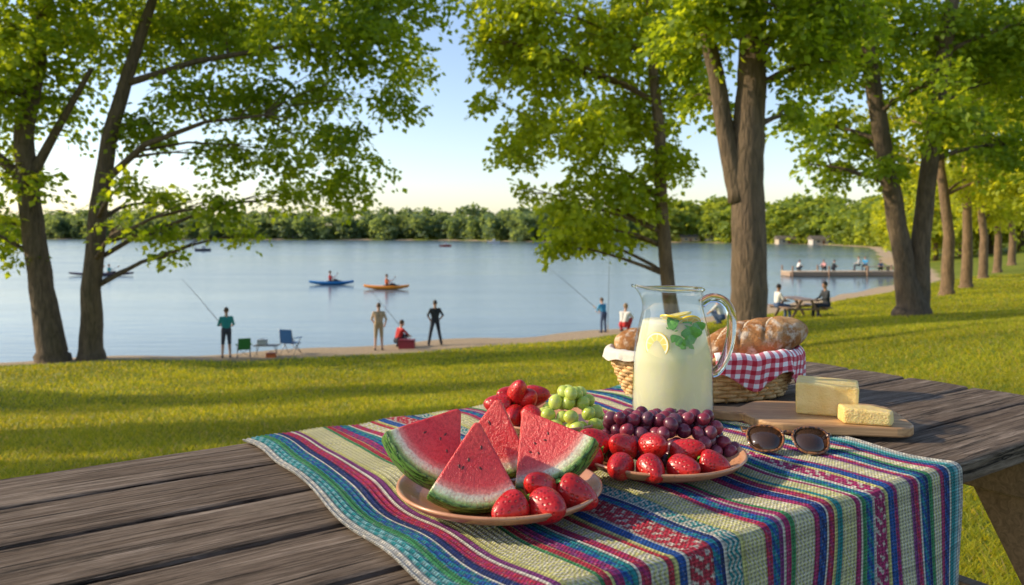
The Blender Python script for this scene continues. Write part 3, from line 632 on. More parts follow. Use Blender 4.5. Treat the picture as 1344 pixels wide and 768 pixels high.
def spout(x,y,z,a):
    if z>.225:
        k=(z-.225)/.045; da=abs(((a-math.pi*1.03+math.pi)%(2*math.pi))-math.pi); s=1+.34*k*k*math.exp(-(da/.36)**2); return x*s,y*s,z+.008*k*math.exp(-(da/.5)**2)
    return x,y,z
m=MB(); m.lathe([(.0001,0)]+[(r,z) for z,r in sp_],96,fn=spout); m.build('glass_body',M_glass,jug,smooth=True)
m=MB(); rim=[]
for k in range(72):
    a=2*math.pi*k/72; x,y,z=spout(.0633*math.cos(a),.0633*math.sin(a),.2705,a); rim.append((x,y,z))
m.tube(rim,.0032,8,closed=True); m.build('glass_rim',M_sglass,jug,smooth=True)
m=MB(); m.lathe([(.0001,.001),(.072,.001),(.079,.005),(.0805,.010),(.0001,.0095)],48); m.build('glass_foot',M_sglass,jug,smooth=True)
m=MB(); hp=smoothp([(.060,.240),(.080,.252),(.105,.247),(.121,.225),(.124,.19),(.118,.15),(.105,.115),(.092,.098),(.082,.094)],5)
m.tube([(a,-.0,b) for a,b in hp],[.0098]*len(hp),14,flat=1.0); m.build('handle',M_sglass,jug,smooth=True)
m=MB(); m.lathe([(.0001,.0105)]+[(r-.0022-(.0045*sm(np.array((z-.12)/.05)).item()),z) for z,r in sp_ if .012<=z<=.208]+[(.0001,.208)],96); m.build('lemonade',M_lem,jug,smooth=True)
t=NT('lemon_flesh'); v=t.coord('Object'); sp=t.n('ShaderNodeSeparateXYZ'); t.t.links.new(v,sp.inputs[0])
r_=t.math('SQRT',t.math('ADD',t.math('MULTIPLY',sp.outputs[0],sp.outputs[0]),t.math('MULTIPLY',sp.outputs[2],sp.outputs[2]))); an=t.math('ARCTAN2',sp.outputs[0],sp.outputs[2]); seg=t.math('ABSOLUTE',t.math('SINE',t.math('MULTIPLY',an,4.5)))
c=t.mix(t.ramp(seg,[(.10,(0,0,0)),(.22,(1,1,1))]),(.92,.90,.66),(.86,.68,.12)); c=t.mix(t.ramp(t.math('DIVIDE',r_,.027),[(.80,(0,0,0)),(.83,(1,1,1))]),c,(.94,.92,.72)); c=t.mix(t.ramp(t.math('DIVIDE',r_,.027),[(.93,(0,0,0)),(.95,(1,1,1))]),c,(.88,.62,.03))
t.P(Base__Color=c,Roughness=.3,Subsurface__Weight=.3,Subsurface__Radius=(.01,.01,.002),Subsurface__Scale=.5); M_lemon=t.m
def lemon(x,y,z,rot):
    m=MB(); N=40; vs=[];fs=[]; rad=.027
    for s in (-1,1):
        for i in range(N): a=2*math.pi*i/N; vs.append((rad*math.sin(a),s*.002,rad*math.cos(a)))
    fs=[tuple(range(N)),tuple(range(2*N-1,N-1,-1))]+[(i,i+N,(i+1)%N+N,(i+1)%N) for i in range(N)]
    m.add(vs,fs); m.build('lemon_slice',M_lemon,jug,(x,y,z),rot,bevel=.0008)
def onring(deg,r): a=math.radians(deg); return (r*math.cos(a),r*math.sin(a))
for deg,r,z,ex in [(-128,.0690,.160,(-.10,0,0)),(-66,.052,.203,(.85,.2,0)),(-100,.045,.213,(1.3,.2,0)),(60,.04,.213,(1.5,.2,0))]:
    x,y=onring(deg,r); lemon(x,y,z,(ex[0],ex[1],math.radians(deg+90)))
M_mint=plain('mint_leaf',(.13,.38,.04),.4,.35,60,bump=.4)
def mint(x,y,z,rot,L=.034):
    m=MB(); nU,nV=9,7; vs=[];fs=[]; L*=1.15
    for i in range(nU):
        t=i/(nU-1); w=L*.30*math.sin(math.pi*min(1,t*.93+.05))**.8*(1+.12*math.sin(i*3.1))
        for j in range(nV):
            s=(j/(nV-1)-.5)*2; vs.append((s*w,.10*abs(s)*w+.001*math.sin(t*20),L*t))
    for i in range(nU-1):
        for j in range(nV-1): a=i*nV+j; fs.append((a,a+1,a+nV+1,a+nV))
    m.add(vs,fs); m.build('mint_leaf',M_mint,jug,(x,y,z),rot,smooth=True)
def jr(z): return float(np.interp(z,[q[0] for q in prf],[q[1] for q in prf]))
for deg,z,ry,L,tilt in [(-97,.178,2.9,.050,-.12),(-104,.182,2.3,.034,0),(-88,.185,1.5,.038,0),(-72,.188,1.2,.036,0),(-60,.178,-1.9,.034,0),(-94,.190,-.5,.030,.35),(-78,.193,.4,.028,.35),(-112,.195,.9,.026,.3),(-84,.172,2.6,.034,-.1)]:
    x,y=onring(deg,jr(z)-.0030-(.003 if z>.185 else 0)); e=Matrix.Rotation(math.radians(deg+90),3,'Z')@Matrix.Rotation(-tilt,3,'X')@Matrix.Rotation(ry,3,'Y'); mint(x,y,z,e.to_euler(),L)
# ------------------------------------------------------------------ basket
BX,BY=.475,1.965; BR=math.radians(6)
basket=thing('basket','woven wicker basket holding bread behind the lemonade jug','basket',(BX,BY,.762),BR)
def wick(name,lo,hi):
    t=NT(name); v=t.coord('Object'); n=t.noise(v,70,4,.6); n2=t.noise(v,12,2); c=t.ramp(n,[(.3,lo),(.7,hi)]); c=t.mix(t.math('MULTIPLY',n2,.3),c,(.36,.17,.05)); t.P(Base__Color=c,Roughness=.5); t.bump(n,.2,.001); return t.m
M_wick=wick('wicker_cane',(.58,.34,.12),(.92,.64,.30))
BA,BB,BH=.235,.135,.105
def bo(a,z,off=0):
    s=.80+.20*(z/BH)**.8 if z>0 else .80
    return Vector(((BA*s+off)*math.cos(a),(BB*s+off)*math.sin(a),z))
m=MB(); NS=44
for row in range(10):
    z=.007+row*.0100; pts=[]
    for k in range(NS*5):
        a=2*math.pi*k/(NS*5); off=.0042*math.sin(a*NS/2+row*math.pi); pts.append(bo(a,z,off))
    m.tube(pts,.0052,7,closed=True)
wall_=m.build('woven_wall',M_wick,basket,smooth=True)
m=MB()
for k in range(NS):
    a=2*math.pi*(k+.5)/NS*1.0; m.tube([bo(a,z) for z in (0,.03,.06,.1)],.0036,6)
m.build('stakes',M_wick,wall_,smooth=True)
m=MB()
for ph in (0,math.pi):
    m.tube([bo(2*math.pi*k/200,.103+.0035*math.sin(k*.9+ph),.0035*math.cos(k*.9+ph)) for k in range(200)],.006,7,closed=True)
m.build('rim',M_wick,basket,smooth=True)
m=MB(); m.lathe([(.0001,.001),(.80,.001),(.80,.006),(.0001,.006)],48,sx=BA,sy=BB); m.build('base',M_wick,basket)
def clothmat(name,ging):
    t=NT(name); v=t.coord('UV')
    if ging:
        sp=t.n('ShaderNodeSeparateXYZ'); t.t.links.new(v,sp.inputs[0])
        f=lambda s:t.math('GREATER_THAN',t.math('FRACT',t.math('MULTIPLY',s,1/.020)),.5)
        s=t.math('MULTIPLY',t.math('ADD',f(sp.outputs[0]),f(sp.outputs[1])),.5)
        c=t.ramp(s,[(0,(.88,.85,.82)),(.25,(.66,.16,.20)),(.75,(.50,.012,.03))],'CONSTANT')
    else: c=t.ramp(t.noise(v,300,3),[(.3,(.66,.60,.49)),(.7,(.78,.72,.61))])
    t.P(Base__Color=c,Roughness=.9,Sheen__Weight=.1); t.bump(t.noise(v,900,2),.3,.001); return t.m
def liner(name,label,cat,a0,a1,mat,drop,seed,fa=1.0,ph=0):
    nu,nv=190,34; P=np.zeros((nv,nu,3)); UV=np.zeros((nv,nu,2))
    for j in range(nu):
        t=j/(nu-1); a=a0+(a1-a0)*t; dr=drop(t)
        for i in range(nv):
            s=i/(nv-1)
            fold=fa*(.0085*math.sin(t*26+ph+.8*math.sin(t*9))+.004*math.sin(t*61+1))
            if s<.3: q=s/.3; off=-.045*(1-q); z=.113-.03*(1-q)+fa*.007*math.sin(t*40)*(1-q*.5); dist=-(1-q)*.06
            else:
                q=(s-.3)/.7; arc=min(1,q*5); off=.012*math.sin(arc*math.pi/2)+(.004+abs(fold)*1.2+fold*.5)*q; z=.117-.004*arc-dr*q; dist=q*dr
            p=bo(a,BH,off)
            if s>=.3:
                k=1-.10*max(0,(.112-z)/BH)*.6; p.x*=k; p.y*=k
            P[i,j]=(p.x,p.y,z+ (fold*.4)); UV[i,j]=(t*(a1-a0)*.19+dist*.15,dist+.5)
    idx=np.arange(nu*nv).reshape(nv,nu); fc=np.stack([idx[:-1,:-1],idx[:-1,1:],idx[1:,1:],idx[1:,:-1]],-1).reshape(-1,4)
    o=npmesh(name,P.reshape(-1,3),fc,mat,smooth=True,uv=UV.reshape(-1,2)); o.location=(BX,BY,.762); o.rotation_euler=(0,0,BR)
    md=o.modifiers.new('s','SOLIDIFY'); md.thickness=.0025; tag(o,label,cat)
liner('checked_napkin','red and white checked napkin draped over the right side of the basket','napkin',math.radians(-96),math.radians(52),clothmat('gingham_cotton',1),lambda t:.050+.045*math.exp(-((t-.50)/.12)**2)+.03*math.exp(-((t-.80)/.1)**2)+.018*math.exp(-((t-.15)/.08)**2)-.010*math.cos(t*21),1,.8)
liner('basket_liner','plain cream cloth folded over the left rim of the basket','napkin',math.radians(160),math.radians(242),clothmat('cream_cotton',0),lambda t:.018+.004*math.sin(t*6)+.002*math.sin(t*23),2,.22,ph=1)
def breadmat():
    t=NT('bread_crust'); v=t.coord('Object'); n=t.noise(v,14,5,.6,.6); n2=t.noise(v,150,4,.7); n3=t.noise(v,34,5,.65)
    c=t.ramp(n,[(.30,(.24,.085,.026)),(.5,(.43,.20,.07)),(.72,(.62,.38,.17))]); c=t.mix(t.ramp(n3,[(.50,(0,0,0)),(.64,(.75,.75,.75))]),c,(.80,.70,.55)); c=t.mix(t.ramp(n2,[(.54,(0,0,0)),(.68,(.5,.5,.5))]),c,(.20,.075,.025))
    t.P(Base__Color=c,Roughness=.9,Specular__IOR__Level=.2); t.bump(t.math('ADD',t.math('ADD',n,n3),n2),.9,.006); return t.m
M_bread=breadmat(); M_crumb=plain('pale_scored_crumb',(.80,.64,.42),.85,.25,60,bump=.6)
def loaf(label,loc,rot,L,r,cuts):
    root=thing('bread_loaf',label,'bread',loc,rot=rot,group='loaves in the basket'); m=MB(); N=90; vs=[];seg=56;fs=[]
    def cutd(t,a):
        if math.sin(a)<=.1 or cuts==0: return 0
        e=0
        for q in range(cuts):
            t0=(q+.5)/cuts*1.3-.65; u=t-t0-.42*math.cos(a); e=max(e,math.exp(-(u/.032)**2)-.65*math.exp(-((u-.06)/.03)**2))
        return e*min(1,(math.sin(a)-.1)*3)
    for i in range(N+1):
        t=i/N*2-1; rr=r*max(.0,(1-abs(t)**2.0))**.5+.0006
        for k in range(seg):
            a=2*math.pi*k/seg; bump_=1+.022*math.sin(t*7+a*2)+.014*math.sin(t*17+a*3)+.008*math.sin(t*37-a*5)-.10*cutd(t,a)
            vs.append((t*L/2,rr*math.cos(a)*1.12*bump_,rr*math.sin(a)*.86*bump_))
    for i in range(N):
        for k in range(seg): l=(k+1)%seg; fs.append((i*seg+k,(i+1)*seg+k,(i+1)*seg+l,i*seg+l))
    m.add(vs,fs); cr=m.build('crust',M_bread,root,smooth=True)
    for q in range(cuts):
        t0=(q+.5)/cuts*1.3-.65; s=MB(); pts=[]
        for k in range(9):
            a=math.radians(35+110*k/8); tt=t0+.42*math.cos(a); rr=r*max(0.02,(1-abs(min(.98,max(-.98,tt)))**2.0))**.5*.90; pts.append((tt*L/2,rr*math.cos(a)*1.12,rr*math.sin(a)*.86))
        s.tube(pts,[.0005,.0022,.0034,.004,.0042,.004,.0034,.0022,.0005],8); s.build('score',M_crumb,cr,smooth=True)
loaf('long crusty golden loaf sticking out of the right side of the basket',(BX+.118,BY+.0,.762+.130),(0,math.radians(-12),math.radians(8)),.29,.060,3)
loaf('small round brown roll at the left end of the basket',(BX-.165,BY+.01,.762+.120),(0,.1,.6),.12,.045,1)
loaf('second loaf lying in the middle of the basket behind the jug',(BX-.03,BY+.045,.762+.070),(0,0,.1),.24,.045,3)
# ------------------------------------------------------------------ cutting board, cheese
def board():
    out=[]
    def arc(cx,cy,r,a0,a1,n=8):
        for i in range(n+1): a=math.radians(a0+(a1-a0)*i/n); out.append((cx+r*math.cos(a),cy+r*math.sin(a)))
    L,Wd=.150,.108
    arc(L-.04,-Wd+.04,.04,-90,0); arc(L-.05,Wd-.05,.05,0,90); arc(-L+.06,Wd-.055,.055,90,150); out.append((-L-.015,.035)); 
    arc(-L-.075,.012,.024,90,270,10); out.append((-L-.015,-.022)); arc(-L+.06,-Wd+.06,.06,205,270)
    m=MB(); n=len(out); m.add([(x,y,0) for x,y in out]+[(x,y,.02) for x,y in out],[tuple(range(n))[::-1],tuple(range(n,2*n))]+[(i,(i+1)%n,(i+1)%n+n,i+n) for i in range(n)])
    root=thing('cutting_board','wooden cutting board with a handle, under the cheese','cutting board',(.640,1.635,ZT-.002),math.radians(-9))
    m.build('board',M_board,root,bevel=.004,bseg=3)
    m=MB(); m.lathe([(.0055,.0195),(.0075,.0208),(.0085,.0208),(.0001,.0206)],20,c=(-L-.078,.012,0)); m.build('hanging_hole',plain('dark_hole',(.02,.012,.008),.8),root)
board()
t=NT('cheese'); v=t.coord('Object'); n=t.noise(v,30,4); n2=t.noise(v,240,3); n3=t.noise(v,70,4,.7)
t.P(Base__Color=t.ramp(n,[(.3,(.78,.52,.15)),(.7,(.88,.68,.28))]),Roughness=.5,Subsurface__Weight=.35,Subsurface__Radius=(.02,.012,.004),Subsurface__Scale=.5); t.bump(t.math('ADD',n2,t.math('MULTIPLY',n3,1.5)),.6,.0035); M_ch=t.m
M_rindc=plain('cheese_rind',(.76,.50,.15),.55,.15,40)
r_=thing('cheese_block','thick rectangular block of pale yellow cheese on the board','cheese',(.650,1.645,ZT+.018),math.radians(-22)); m=MB(); m.box(-.058,.058,-.046,.046,0,.062); m.v=[(x+(.003 if z>.03 and x>0 else 0),y,z+(.003 if x<0 and z>.03 else 0)) for x,y,z in m.v]; m.build('cheese_body',M_ch,r_,bevel=.005,bseg=3)
m=MB(); m.box(-.0587,-.0575,-.042,.042,.004,.058); m.build('rind_edge',M_rindc,r_)
m=MB(); vs=[(-.045,-.028),(.040,-.036),(.052,-.005),(.02,.034),(-.05,.012)]; n=len(vs); m.add([(x,y,0) for x,y in vs]+[(x*.97,y*.97,.026+(.006 if x<0 else 0)) for x,y in vs],[tuple(range(n))[::-1],tuple(range(n,2*n))]+[(i,(i+1)%n,(i+1)%n+n,i+n) for i in range(n)])
o=m.build('cheese_wedge',M_ch,None,(.690,1.556,ZT+.0185),(0,0,math.radians(-12)),bevel=.005,bseg=3); tag(o,'small cut piece of cheese lying in front of the cheese block','cheese')
# ------------------------------------------------------------------ sunglasses
t=NT('tortoiseshell'); v=t.coord('Object'); n=t.noise(v,90,4,.6,1); t.P(Base__Color=t.ramp(n,[(.42,(.03,.012,.005)),(.6,(.34,.13,.03))]),Roughness=.12,Coat__Weight=.5); M_tort=t.m
t=NT('amber_lens'); v=t.coord('Object'); n=t.noise(v,20); t.P(Base__Color=(.08,.045,.028),Roughness=.04,Transmission__Weight=.4,IOR=1.15,Coat__Weight=1.0); M_lens=t.m
sg=thing('sunglasses','brown tortoiseshell sunglasses lying beside the cutting board','sunglasses',(.488,1.395,ZT+.0015),rot=(math.radians(-48),0,math.radians(-10)))
def lensout(cx,s):
    P=[]
    for i in range(48):
        a=2*math.pi*i/48; c,sn=math.cos(a),math.sin(a); x=.0305*math.copysign(abs(c)**.80,c); z=.0265*math.copysign(abs(sn)**.82,sn); x*=1+.12*(z/.0265); z+=.0028*(x*s/.03)*(1 if z>0 else .2)
        P.append(Vector((cx+x,.006*((cx+x)/.07)**2,z+.0295)))
    return P
for s in (-1,1):
    P=lensout(s*.0388,s); m=MB(); m.tube(P,.0024,8,closed=True); fr=m.build('frame',M_tort,sg,smooth=True)
    m=MB(); c=sum(P,Vector())/len(P); c.y-=.001; m.add(P+[c],[(i,(i+1)%48,48) for i in range(48)]); o=m.build('lens',M_lens,fr,smooth=True); md=o.modifiers.new('s','SOLIDIFY'); md.thickness=.0015
    m=MB(); m.tube([(s*.070,.006,.046),(s*.075,.014,.052),(s*.074,.050,.084),(s*.064,.090,.112),(s*.056,.102,.119)],[.0028,.0028,.0022,.0020,.0026],8); m.build('temple',M_tort,sg,smooth=True)
m=MB(); m.tube([(-.011,.0,.039),(-.004,-.001,.044),(.004,-.001,.044),(.011,0,.039)],.0023,8); m.build('bridge',M_tort,sg,smooth=True)
# ------------------------------------------------------------------ people
SKIN=[plain('skin_light',(.58,.34,.24),.5,.08),plain('skin_tan',(.42,.23,.14),.5,.08)]
def cl(name,c): return plain(name,c,.85,.18,30,bump=.3)
HAIR={'dark':plain('hair_dark',(.02,.014,.01),.6),'brown':plain('hair_brown',(.09,.05,.025),.6),'blond':plain('hair_blond',(.35,.22,.10),.6)}
M_eye=plain('eye_dark',(.02,.02,.02),.2)
POSE={'stand':dict(pel=(0,0,.95),nb=(0,.0,1.45),kn=[(-.11,.02,.50),(.11,.02,.50)],an=[(-.13,0,.08),(.13,0,.08)],el=[(-.25,-.02,1.15),(.25,-.02,1.15)],wr=[(-.27,.08,.90),(.27,.08,.90)]),
'sit':dict(pel=(0,0,.54),nb=(0,.05,1.05),kn=[(-.13,.42,.52),(.13,.42,.52)],an=[(-.13,.40,.08),(.13,.46,.08)],el=[(-.23,.14,.78),(.23,.14,.78)],wr=[(-.14,.36,.70),(.14,.36,.72)]),
'crouch':dict(pel=(0,0,.26),nb=(0,.18,.74),kn=[(-.16,.34,.46),(.16,.34,.46)],an=[(-.13,.10,.08),(.13,.14,.08)],el=[(-.24,.32,.52),(.24,.32,.52)],wr=[(-.12,.50,.40),(.10,.52,.42)]),
'boat':dict(pel=(0,0,.12),nb=(0,-.03,.62),kn=[(-.12,.40,.26),(.12,.40,.26)],an=[(-.08,.75,.10),(.08,.75,.10)],el=[(-.27,.12,.42),(.27,.14,.36)],wr=[(-.24,.36,.50),(.24,.38,.34)])}
def segd(P,a,b,ra,rb):
    a=np.array(a);b=np.array(b);d=b-a; t=np.clip(((P-a)@d)/max(d@d,1e-9),0,1); return np.linalg.norm(P-a-t[:,None]*d,axis=1)-(ra*(1-t)+rb*t)
def person(label,x,y,z,head,pose,shirt,pants,skin=0,hair='dark',scale=1.0,ov=None,shorts=False,vox=.013,hat=None,group=None,sleeve=False):
    p=dict(POSE[pose]); 
    if ov: p.update(ov)
    V3=Vector; pel=V3(p['pel']);nb=V3(p['nb']); up=(nb-pel).normalized(); hd=nb+up*.06+V3((0,.02,.135)); hd=V3(p.get('hd',hd))
    bones=[]
    A=lambda a,b,ra,rb,mi:bones.append((tuple(a),tuple(b),ra,rb,mi))
    for s in (0,1):
        sg_=-1 if s==0 else 1; hip=pel+V3((sg_*.085,0,-.02)); chest=nb-up*.14+V3((sg_*.085,0,0)); sh=nb+V3((sg_*.175,0,0))-up*.055
        A(pel+V3((sg_*.075,0,.0)),pel+up*.10+V3((sg_*.06,0,0)),.105,.095,2)
        A(pel+up*.12+V3((sg_*.05,0,0)),chest,.098,.105,1); A(chest,sh,.095,.062,1); A(nb-up*.05,sh,.06,.058,1)
        kn=V3(p['kn'][s]);an=V3(p['an'][s]);el=V3(p['el'][s]);wr=V3(p['wr'][s])
        A(hip,kn,.092,.062,2); A(kn,an,.058,.038,0 if shorts else 2)
        f2=V3((0,1,0)) if pose!='boat' else V3((0,.4,.9)); f2.normalize()
        if not shorts: A(kn,an,.066,.056,2)
        A(an+V3((0,-.03,-.035)),an+f2*.15+V3((0,0,-.045)),.042,.034,3)
        A(sh,el,.055,.042,1); A(el,wr,.038,.026,1 if sleeve else 0)
        hdv=(wr-el).normalized(); palm=wr+hdv*.075; A(wr,palm,.026,.032,0)
        sdv=hdv.cross(V3((0,0,1)) if abs(hdv.z)<.9 else V3((0,1,0))).normalized(); cur=V3((0,.5,-.6))
        for q in range(4):
            o=sdv*(q-1.5)*.019; L=(.062,.072,.068,.052)[q]; k1=palm+o+hdv*L*.5; k2=k1+(hdv*.5+cur*.5).normalized()*L*.55; A(palm+o*.9,k1,.0105,.010,0);A(k1,k2,.010,.009,0)
        th=wr+hdv*.03; A(th,th+(sdv*-.05+hdv*.03),.013,.010,0)
    A(nb-up*.03,hd-V3((0,.015,.06)),.056,.052,0); A(hd+V3((0,.078,-.005)),hd+V3((0,.092,-.03)),.010,.014,0)
    A(hd+V3((0,.035,-.085)),hd+V3((0,.05,-.08)),.045,.035,0)
    for s_ in (-1,1): A(hd+V3((s_*.074,-.005,.005)),hd+V3((s_*.082,-.012,-.02)),.014,.012,0)
    m=MB()
    for a,b,ra,rb,mi in bones: m.capsule(a,b,ra,rb)
    m.ell(hd,(.077,.095,.112),16,12)
    tmp=m.build('tmp',SKIN[0]); md=tmp.modifiers.new('r','REMESH'); md.mode='VOXEL'; md.voxel_size=vox; md.use_smooth_shade=True
    s2=tmp.modifiers.new('s','SMOOTH'); s2.iterations=2; s2.factor=.4
    bpy.context.view_layer.update(); dg=bpy.context.evaluated_depsgraph_get(); me=bpy.data.meshes.new_from_object(tmp.evaluated_get(dg)); bpy.data.objects.remove(tmp)
    me.name='body'; me.materials.clear()
    for mm in (SKIN[skin],shirt,pants,M_shoe): me.materials.append(mm)
    n=len(me.polygons); c=np.empty(n*3,np.float32); me.polygons.foreach_get('center',c); c=c.reshape(-1,3)
    best=np.full(n,1e9); mi_=np.zeros(n,np.int32)
    for a,b,ra,rb,mi in bones:
        d=segd(c,a,b,ra,rb); k=d<best; best[k]=d[k]; mi_[k]=mi
    dh=np.linalg.norm((c-np.array(hd))/np.array([.077,.095,.112]),axis=1)*.09-.09; mi_[dh<best]=0
    me.polygons.foreach_set('material_index',mi_); me.polygons.foreach_set('use_smooth',np.ones(n,bool))
    root=thing('person',label,'person',(x,y,z),head,group=group); root.scale=(scale,)*3
    b_=bpy.data.objects.new('body',me); COL.objects.link(b_); b_.parent=root
    h=MB(); pr=[(max(1e-5,math.sin(math.pi*i/14)),math.cos(math.pi*i/14)) for i in range(0,9)]
    def hf(xx,yy,zz,a): 
        front=max(0,math.sin(a)); zc=max(zz,.30*front+(-.45)*(1-front)*1.0) if zz<.35*front else zz
        return xx,yy-.06*(1-zz),zc
    h.lathe(pr[::-1],20,M=Matrix.Diagonal((.085,.104,.122)),c=hd+V3((0,-.006,.008)),fn=hf); h.build('hair',HAIR[hair],root,smooth=True)
    if hat:
        h=MB(); h.lathe([(.15,.0),(.15,.006),(.098,.012),(.09,.07),(.06,.10),(.0001,.105)],24,c=hd+V3((0,0,.035))); h.build('hat',hat,root,smooth=True)
    e=MB()
    for s_ in (-1,1): e.ell(hd+V3((s_*.031,.083,.008)),(.011,.008,.008),8,6)
    e.build('eyes',M_eye,root,smooth=True)
    e=MB(); e.tube([hd+V3((-.022,.083,-.058)),hd+V3((0,.092,-.06)),hd+V3((.022,.083,-.058))],.005,6); e.build('mouth',M_lip,root,smooth=True)
    return root
M_shoe=plain('shoe',(.06,.05,.045),.7); M_lip=plain('lips',(.35,.12,.10),.5)
M_rod=plain('rod_carbon',(.05,.045,.04),.4); M_cork=plain('cork',(.35,.22,.11),.8); M_reel=plain('reel_metal',(.2,.2,.22),.3,metal=.8)
def rod(label,a,b,group='fishing rods along the shore'):
    a=Vector(a);b=Vector(b); r=thing('fishing_rod',label,'fishing rod',a,group=group); d=b-a
    m=MB(); m.tube([d*.12,d*.5+Vector((0,0,.03)),d*.8+Vector((0,0,.04)),d],[.012,.010,.007,.005],6); m.build('blank',M_rod,r,smooth=True)
    m=MB(); m.tube([d*-.02,d*.12],[.017,.016],8); m.build('grip',M_cork,r,smooth=True)
    m=MB(); m.lathe([(.0001,-.02),(.035,-.02),(.02,-.01),(.02,.01),(.035,.02),(.0001,.02)],14,c=d*.10+Vector((0,0,-.05))); m.build('reel',M_reel,r,smooth=True)
teal=cl('shirt_teal',(.03,.28,.27)); shor=cl('shorts_dark',(.06,.06,.08)); tan_=cl('shirt_tan',(.50,.36,.24)); khaki=cl('trousers_khaki',(.42,.31,.19)); blk=cl('shirt_charcoal',(.03,.035,.04)); navy=cl('trousers_dark',(.025,.03,.045)); red=cl('shirt_red',(.50,.03,.03)); blue=cl('shirt_blue',(.05,.30,.55)); white=cl('shirt_white',(.72,.70,.66)); jean=cl('jeans',(.06,.10,.20)); org=cl('vest_orange',(.65,.13,.02)); pink=cl('shirt_pink',(.60,.28,.28))
def gp(px,Y): x=XP(px,Y); return x,Y,H(x,Y)
x,y,z=gp(297,27.2); person('person in teal shirt and dark shorts holding a fishing rod at the left shore',x,y,z,.5,'stand',teal,shor,0,'brown',.98,dict(el=[(-.26,.05,1.15),(.26,.06,1.15)],wr=[(-.10,.30,1.10),(.12,.28,1.02)]),shorts=True,group='anglers along the shore')
rod('long rod held by the person in the teal shirt',(x-.2,y+.3,z+1.02),W(238,366,28.0))
x,y,z=gp(497,29.6); person('person in tan shirt and khaki trousers standing on the shore facing the lake',x,y,z,.2,'stand',tan_,khaki,0,'brown',1.0,dict(el=[(-.26,.06,1.16),(.28,-.02,1.15)],wr=[(-.16,.22,1.0),(.24,.12,.95)]),shorts=True,group='anglers along the shore')
x,y,z=gp(571,31.0); person('person in charcoal shirt and dark trousers standing legs apart on the shore',x,y,z,.3,'stand',blk,navy,1,'dark',1.0,dict(kn=[(-.17,.02,.50),(.17,.03,.50)],an=[(-.25,0,.08),(.25,0,.08)],el=[(-.30,-.06,1.17),(.30,-.06,1.17)],wr=[(-.18,.05,.98),(.18,.05,.98)]),group='anglers along the shore')
x,y,z=gp(521,30.6); person('person in red top crouching beside the standing anglers',x,y,z,-.9,'crouch',red,navy,0,'brown',1.0,group='anglers along the shore')
x,y,z=gp(792,34.5); person('person in blue shirt fishing at the shore left of the jug',x,y,z,.6,'stand',blue,jean,0,'brown',.90,dict(pel=(0,-.03,.90),nb=(0,.10,1.36),el=[(-.26,.16,1.06),(.26,.16,1.06)],wr=[(-.10,.40,1.0),(.12,.38,.95)]),group='anglers along the shore'); rod('rod held high by the person in the blue shirt',(x-.15,y+.25,z+.92),W(720,352,35.5)); rod('upright rod stuck in the sand near the blue shirt',(x+.15,y-.3,z),W(800,335,34.2))
x,y,z=gp(818,34.0); person('person in white top sitting low on the shore left of the jug',x,y,z,-.6,'crouch',white,red,0,'blond',1.15,group='anglers along the shore')
x,y,z=gp(948,30.0); person('person in white shirt seated on the lawn beside the thick trunk',x,y,z,.9,'crouch',white,jean,0,'dark',1.0,group='people on the lawn')
M_met=plain('grey_tube',(.25,.25,.26),.35,metal=.7)
def camp(label,px,Y,col,rz,s=1):
    x,y,z=gp(px,Y); r=thing('camp_chair',label,'chair',(x,y,z),rz,group='folding chairs on the shore'); r.scale=(s,)*3; m_=cl('canvas_'+label.split()[0],col)
    m=MB(); m.box(-.25,.25,-.22,.22,.40,.425); m.build('seat',m_,r,bevel=.01)
    m=MB(); m.box(-.25,.25,-.012,.012,.0,.5,M=Matrix.Translation((0,-.24,.43))@Matrix.Rotation(.22,4,'X')); m.build('backrest',m_,r,bevel=.01)
    for sx in (-1,1):
        m=MB(); m.box(sx*.30-.035,sx*.30+.035,-.22,.22,.60,.62); m.build('armrest',m_,r)
        for a,b in (((sx*.28,.24,0),(sx*.22,-.22,.60)),((sx*.28,-.26,0),(sx*.26,.22,.60)),((sx*.26,-.24,.38),(sx*.25,-.34,.92))): m=MB(); m.tube([a,b],.013,6); m.build('leg',M_met,r,smooth=True)
    m=MB(); m.tube([(-.28,.24,.02),(.26,.22,.4)],.011,6); m.tube([(.28,.24,.02),(-.26,.22,.4)],.011,6); m.build('cross_brace',M_met,r,smooth=True)
camp('blue folding camp chair standing open on the shore',382,28.4,(.02,.12,.34),-.35)
camp('green low folding chair beside the person in the teal shirt',320,27.2,(.05,.22,.04),.4,.78)
x,y,z=gp(350,27.8); r=thing('side_table','small folding side table with fishing gear between the camp chairs','table',(x,y,z)); m=MB(); m.box(-.42,.42,-.22,.22,.38,.41); m.build('table_top',plain('table_grey',(.16,.16,.15),.5),r)
for sx in (-1,1):
    m=MB(); m.tube([(sx*.38,.18,0),(sx*.3,-.18,.38)],.012,6); m.tube([(sx*.38,-.18,0),(sx*.3,.18,.38)],.012,6); m.build('leg',M_met,r)
def tackle(label,x,y,z,c,s=1):
    r=thing('tackle_box',label,'box',(x,y,z)); m=MB(); m.box(-.2*s,.2*s,-.12*s,.12*s,0,.18*s); m.build('box_body',plain('box_'+label.split()[0],c,.4),r,bevel=.01); m=MB(); m.box(-.205*s,.205*s,-.125*s,.125*s,.182*s,.23*s); ld=m.build('lid',plain('lid_'+label.split()[0],tuple(a*.7 for a in c),.4),r,bevel=.012); m=MB(); m.tube([(-.07*s,0,.23*s),(-.06*s,0,.28*s),(.06*s,0,.28*s),(.07*s,0,.23*s)],.01*s,6); m.build('handle',M_met,ld)
tackle('white tackle box on the small side table',x-.15,y,z+.411,(.55,.55,.52),.8); tackle('orange tackle box on the sand under the side table',x+.25,y-.3,z,(.5,.12,.03),.8)
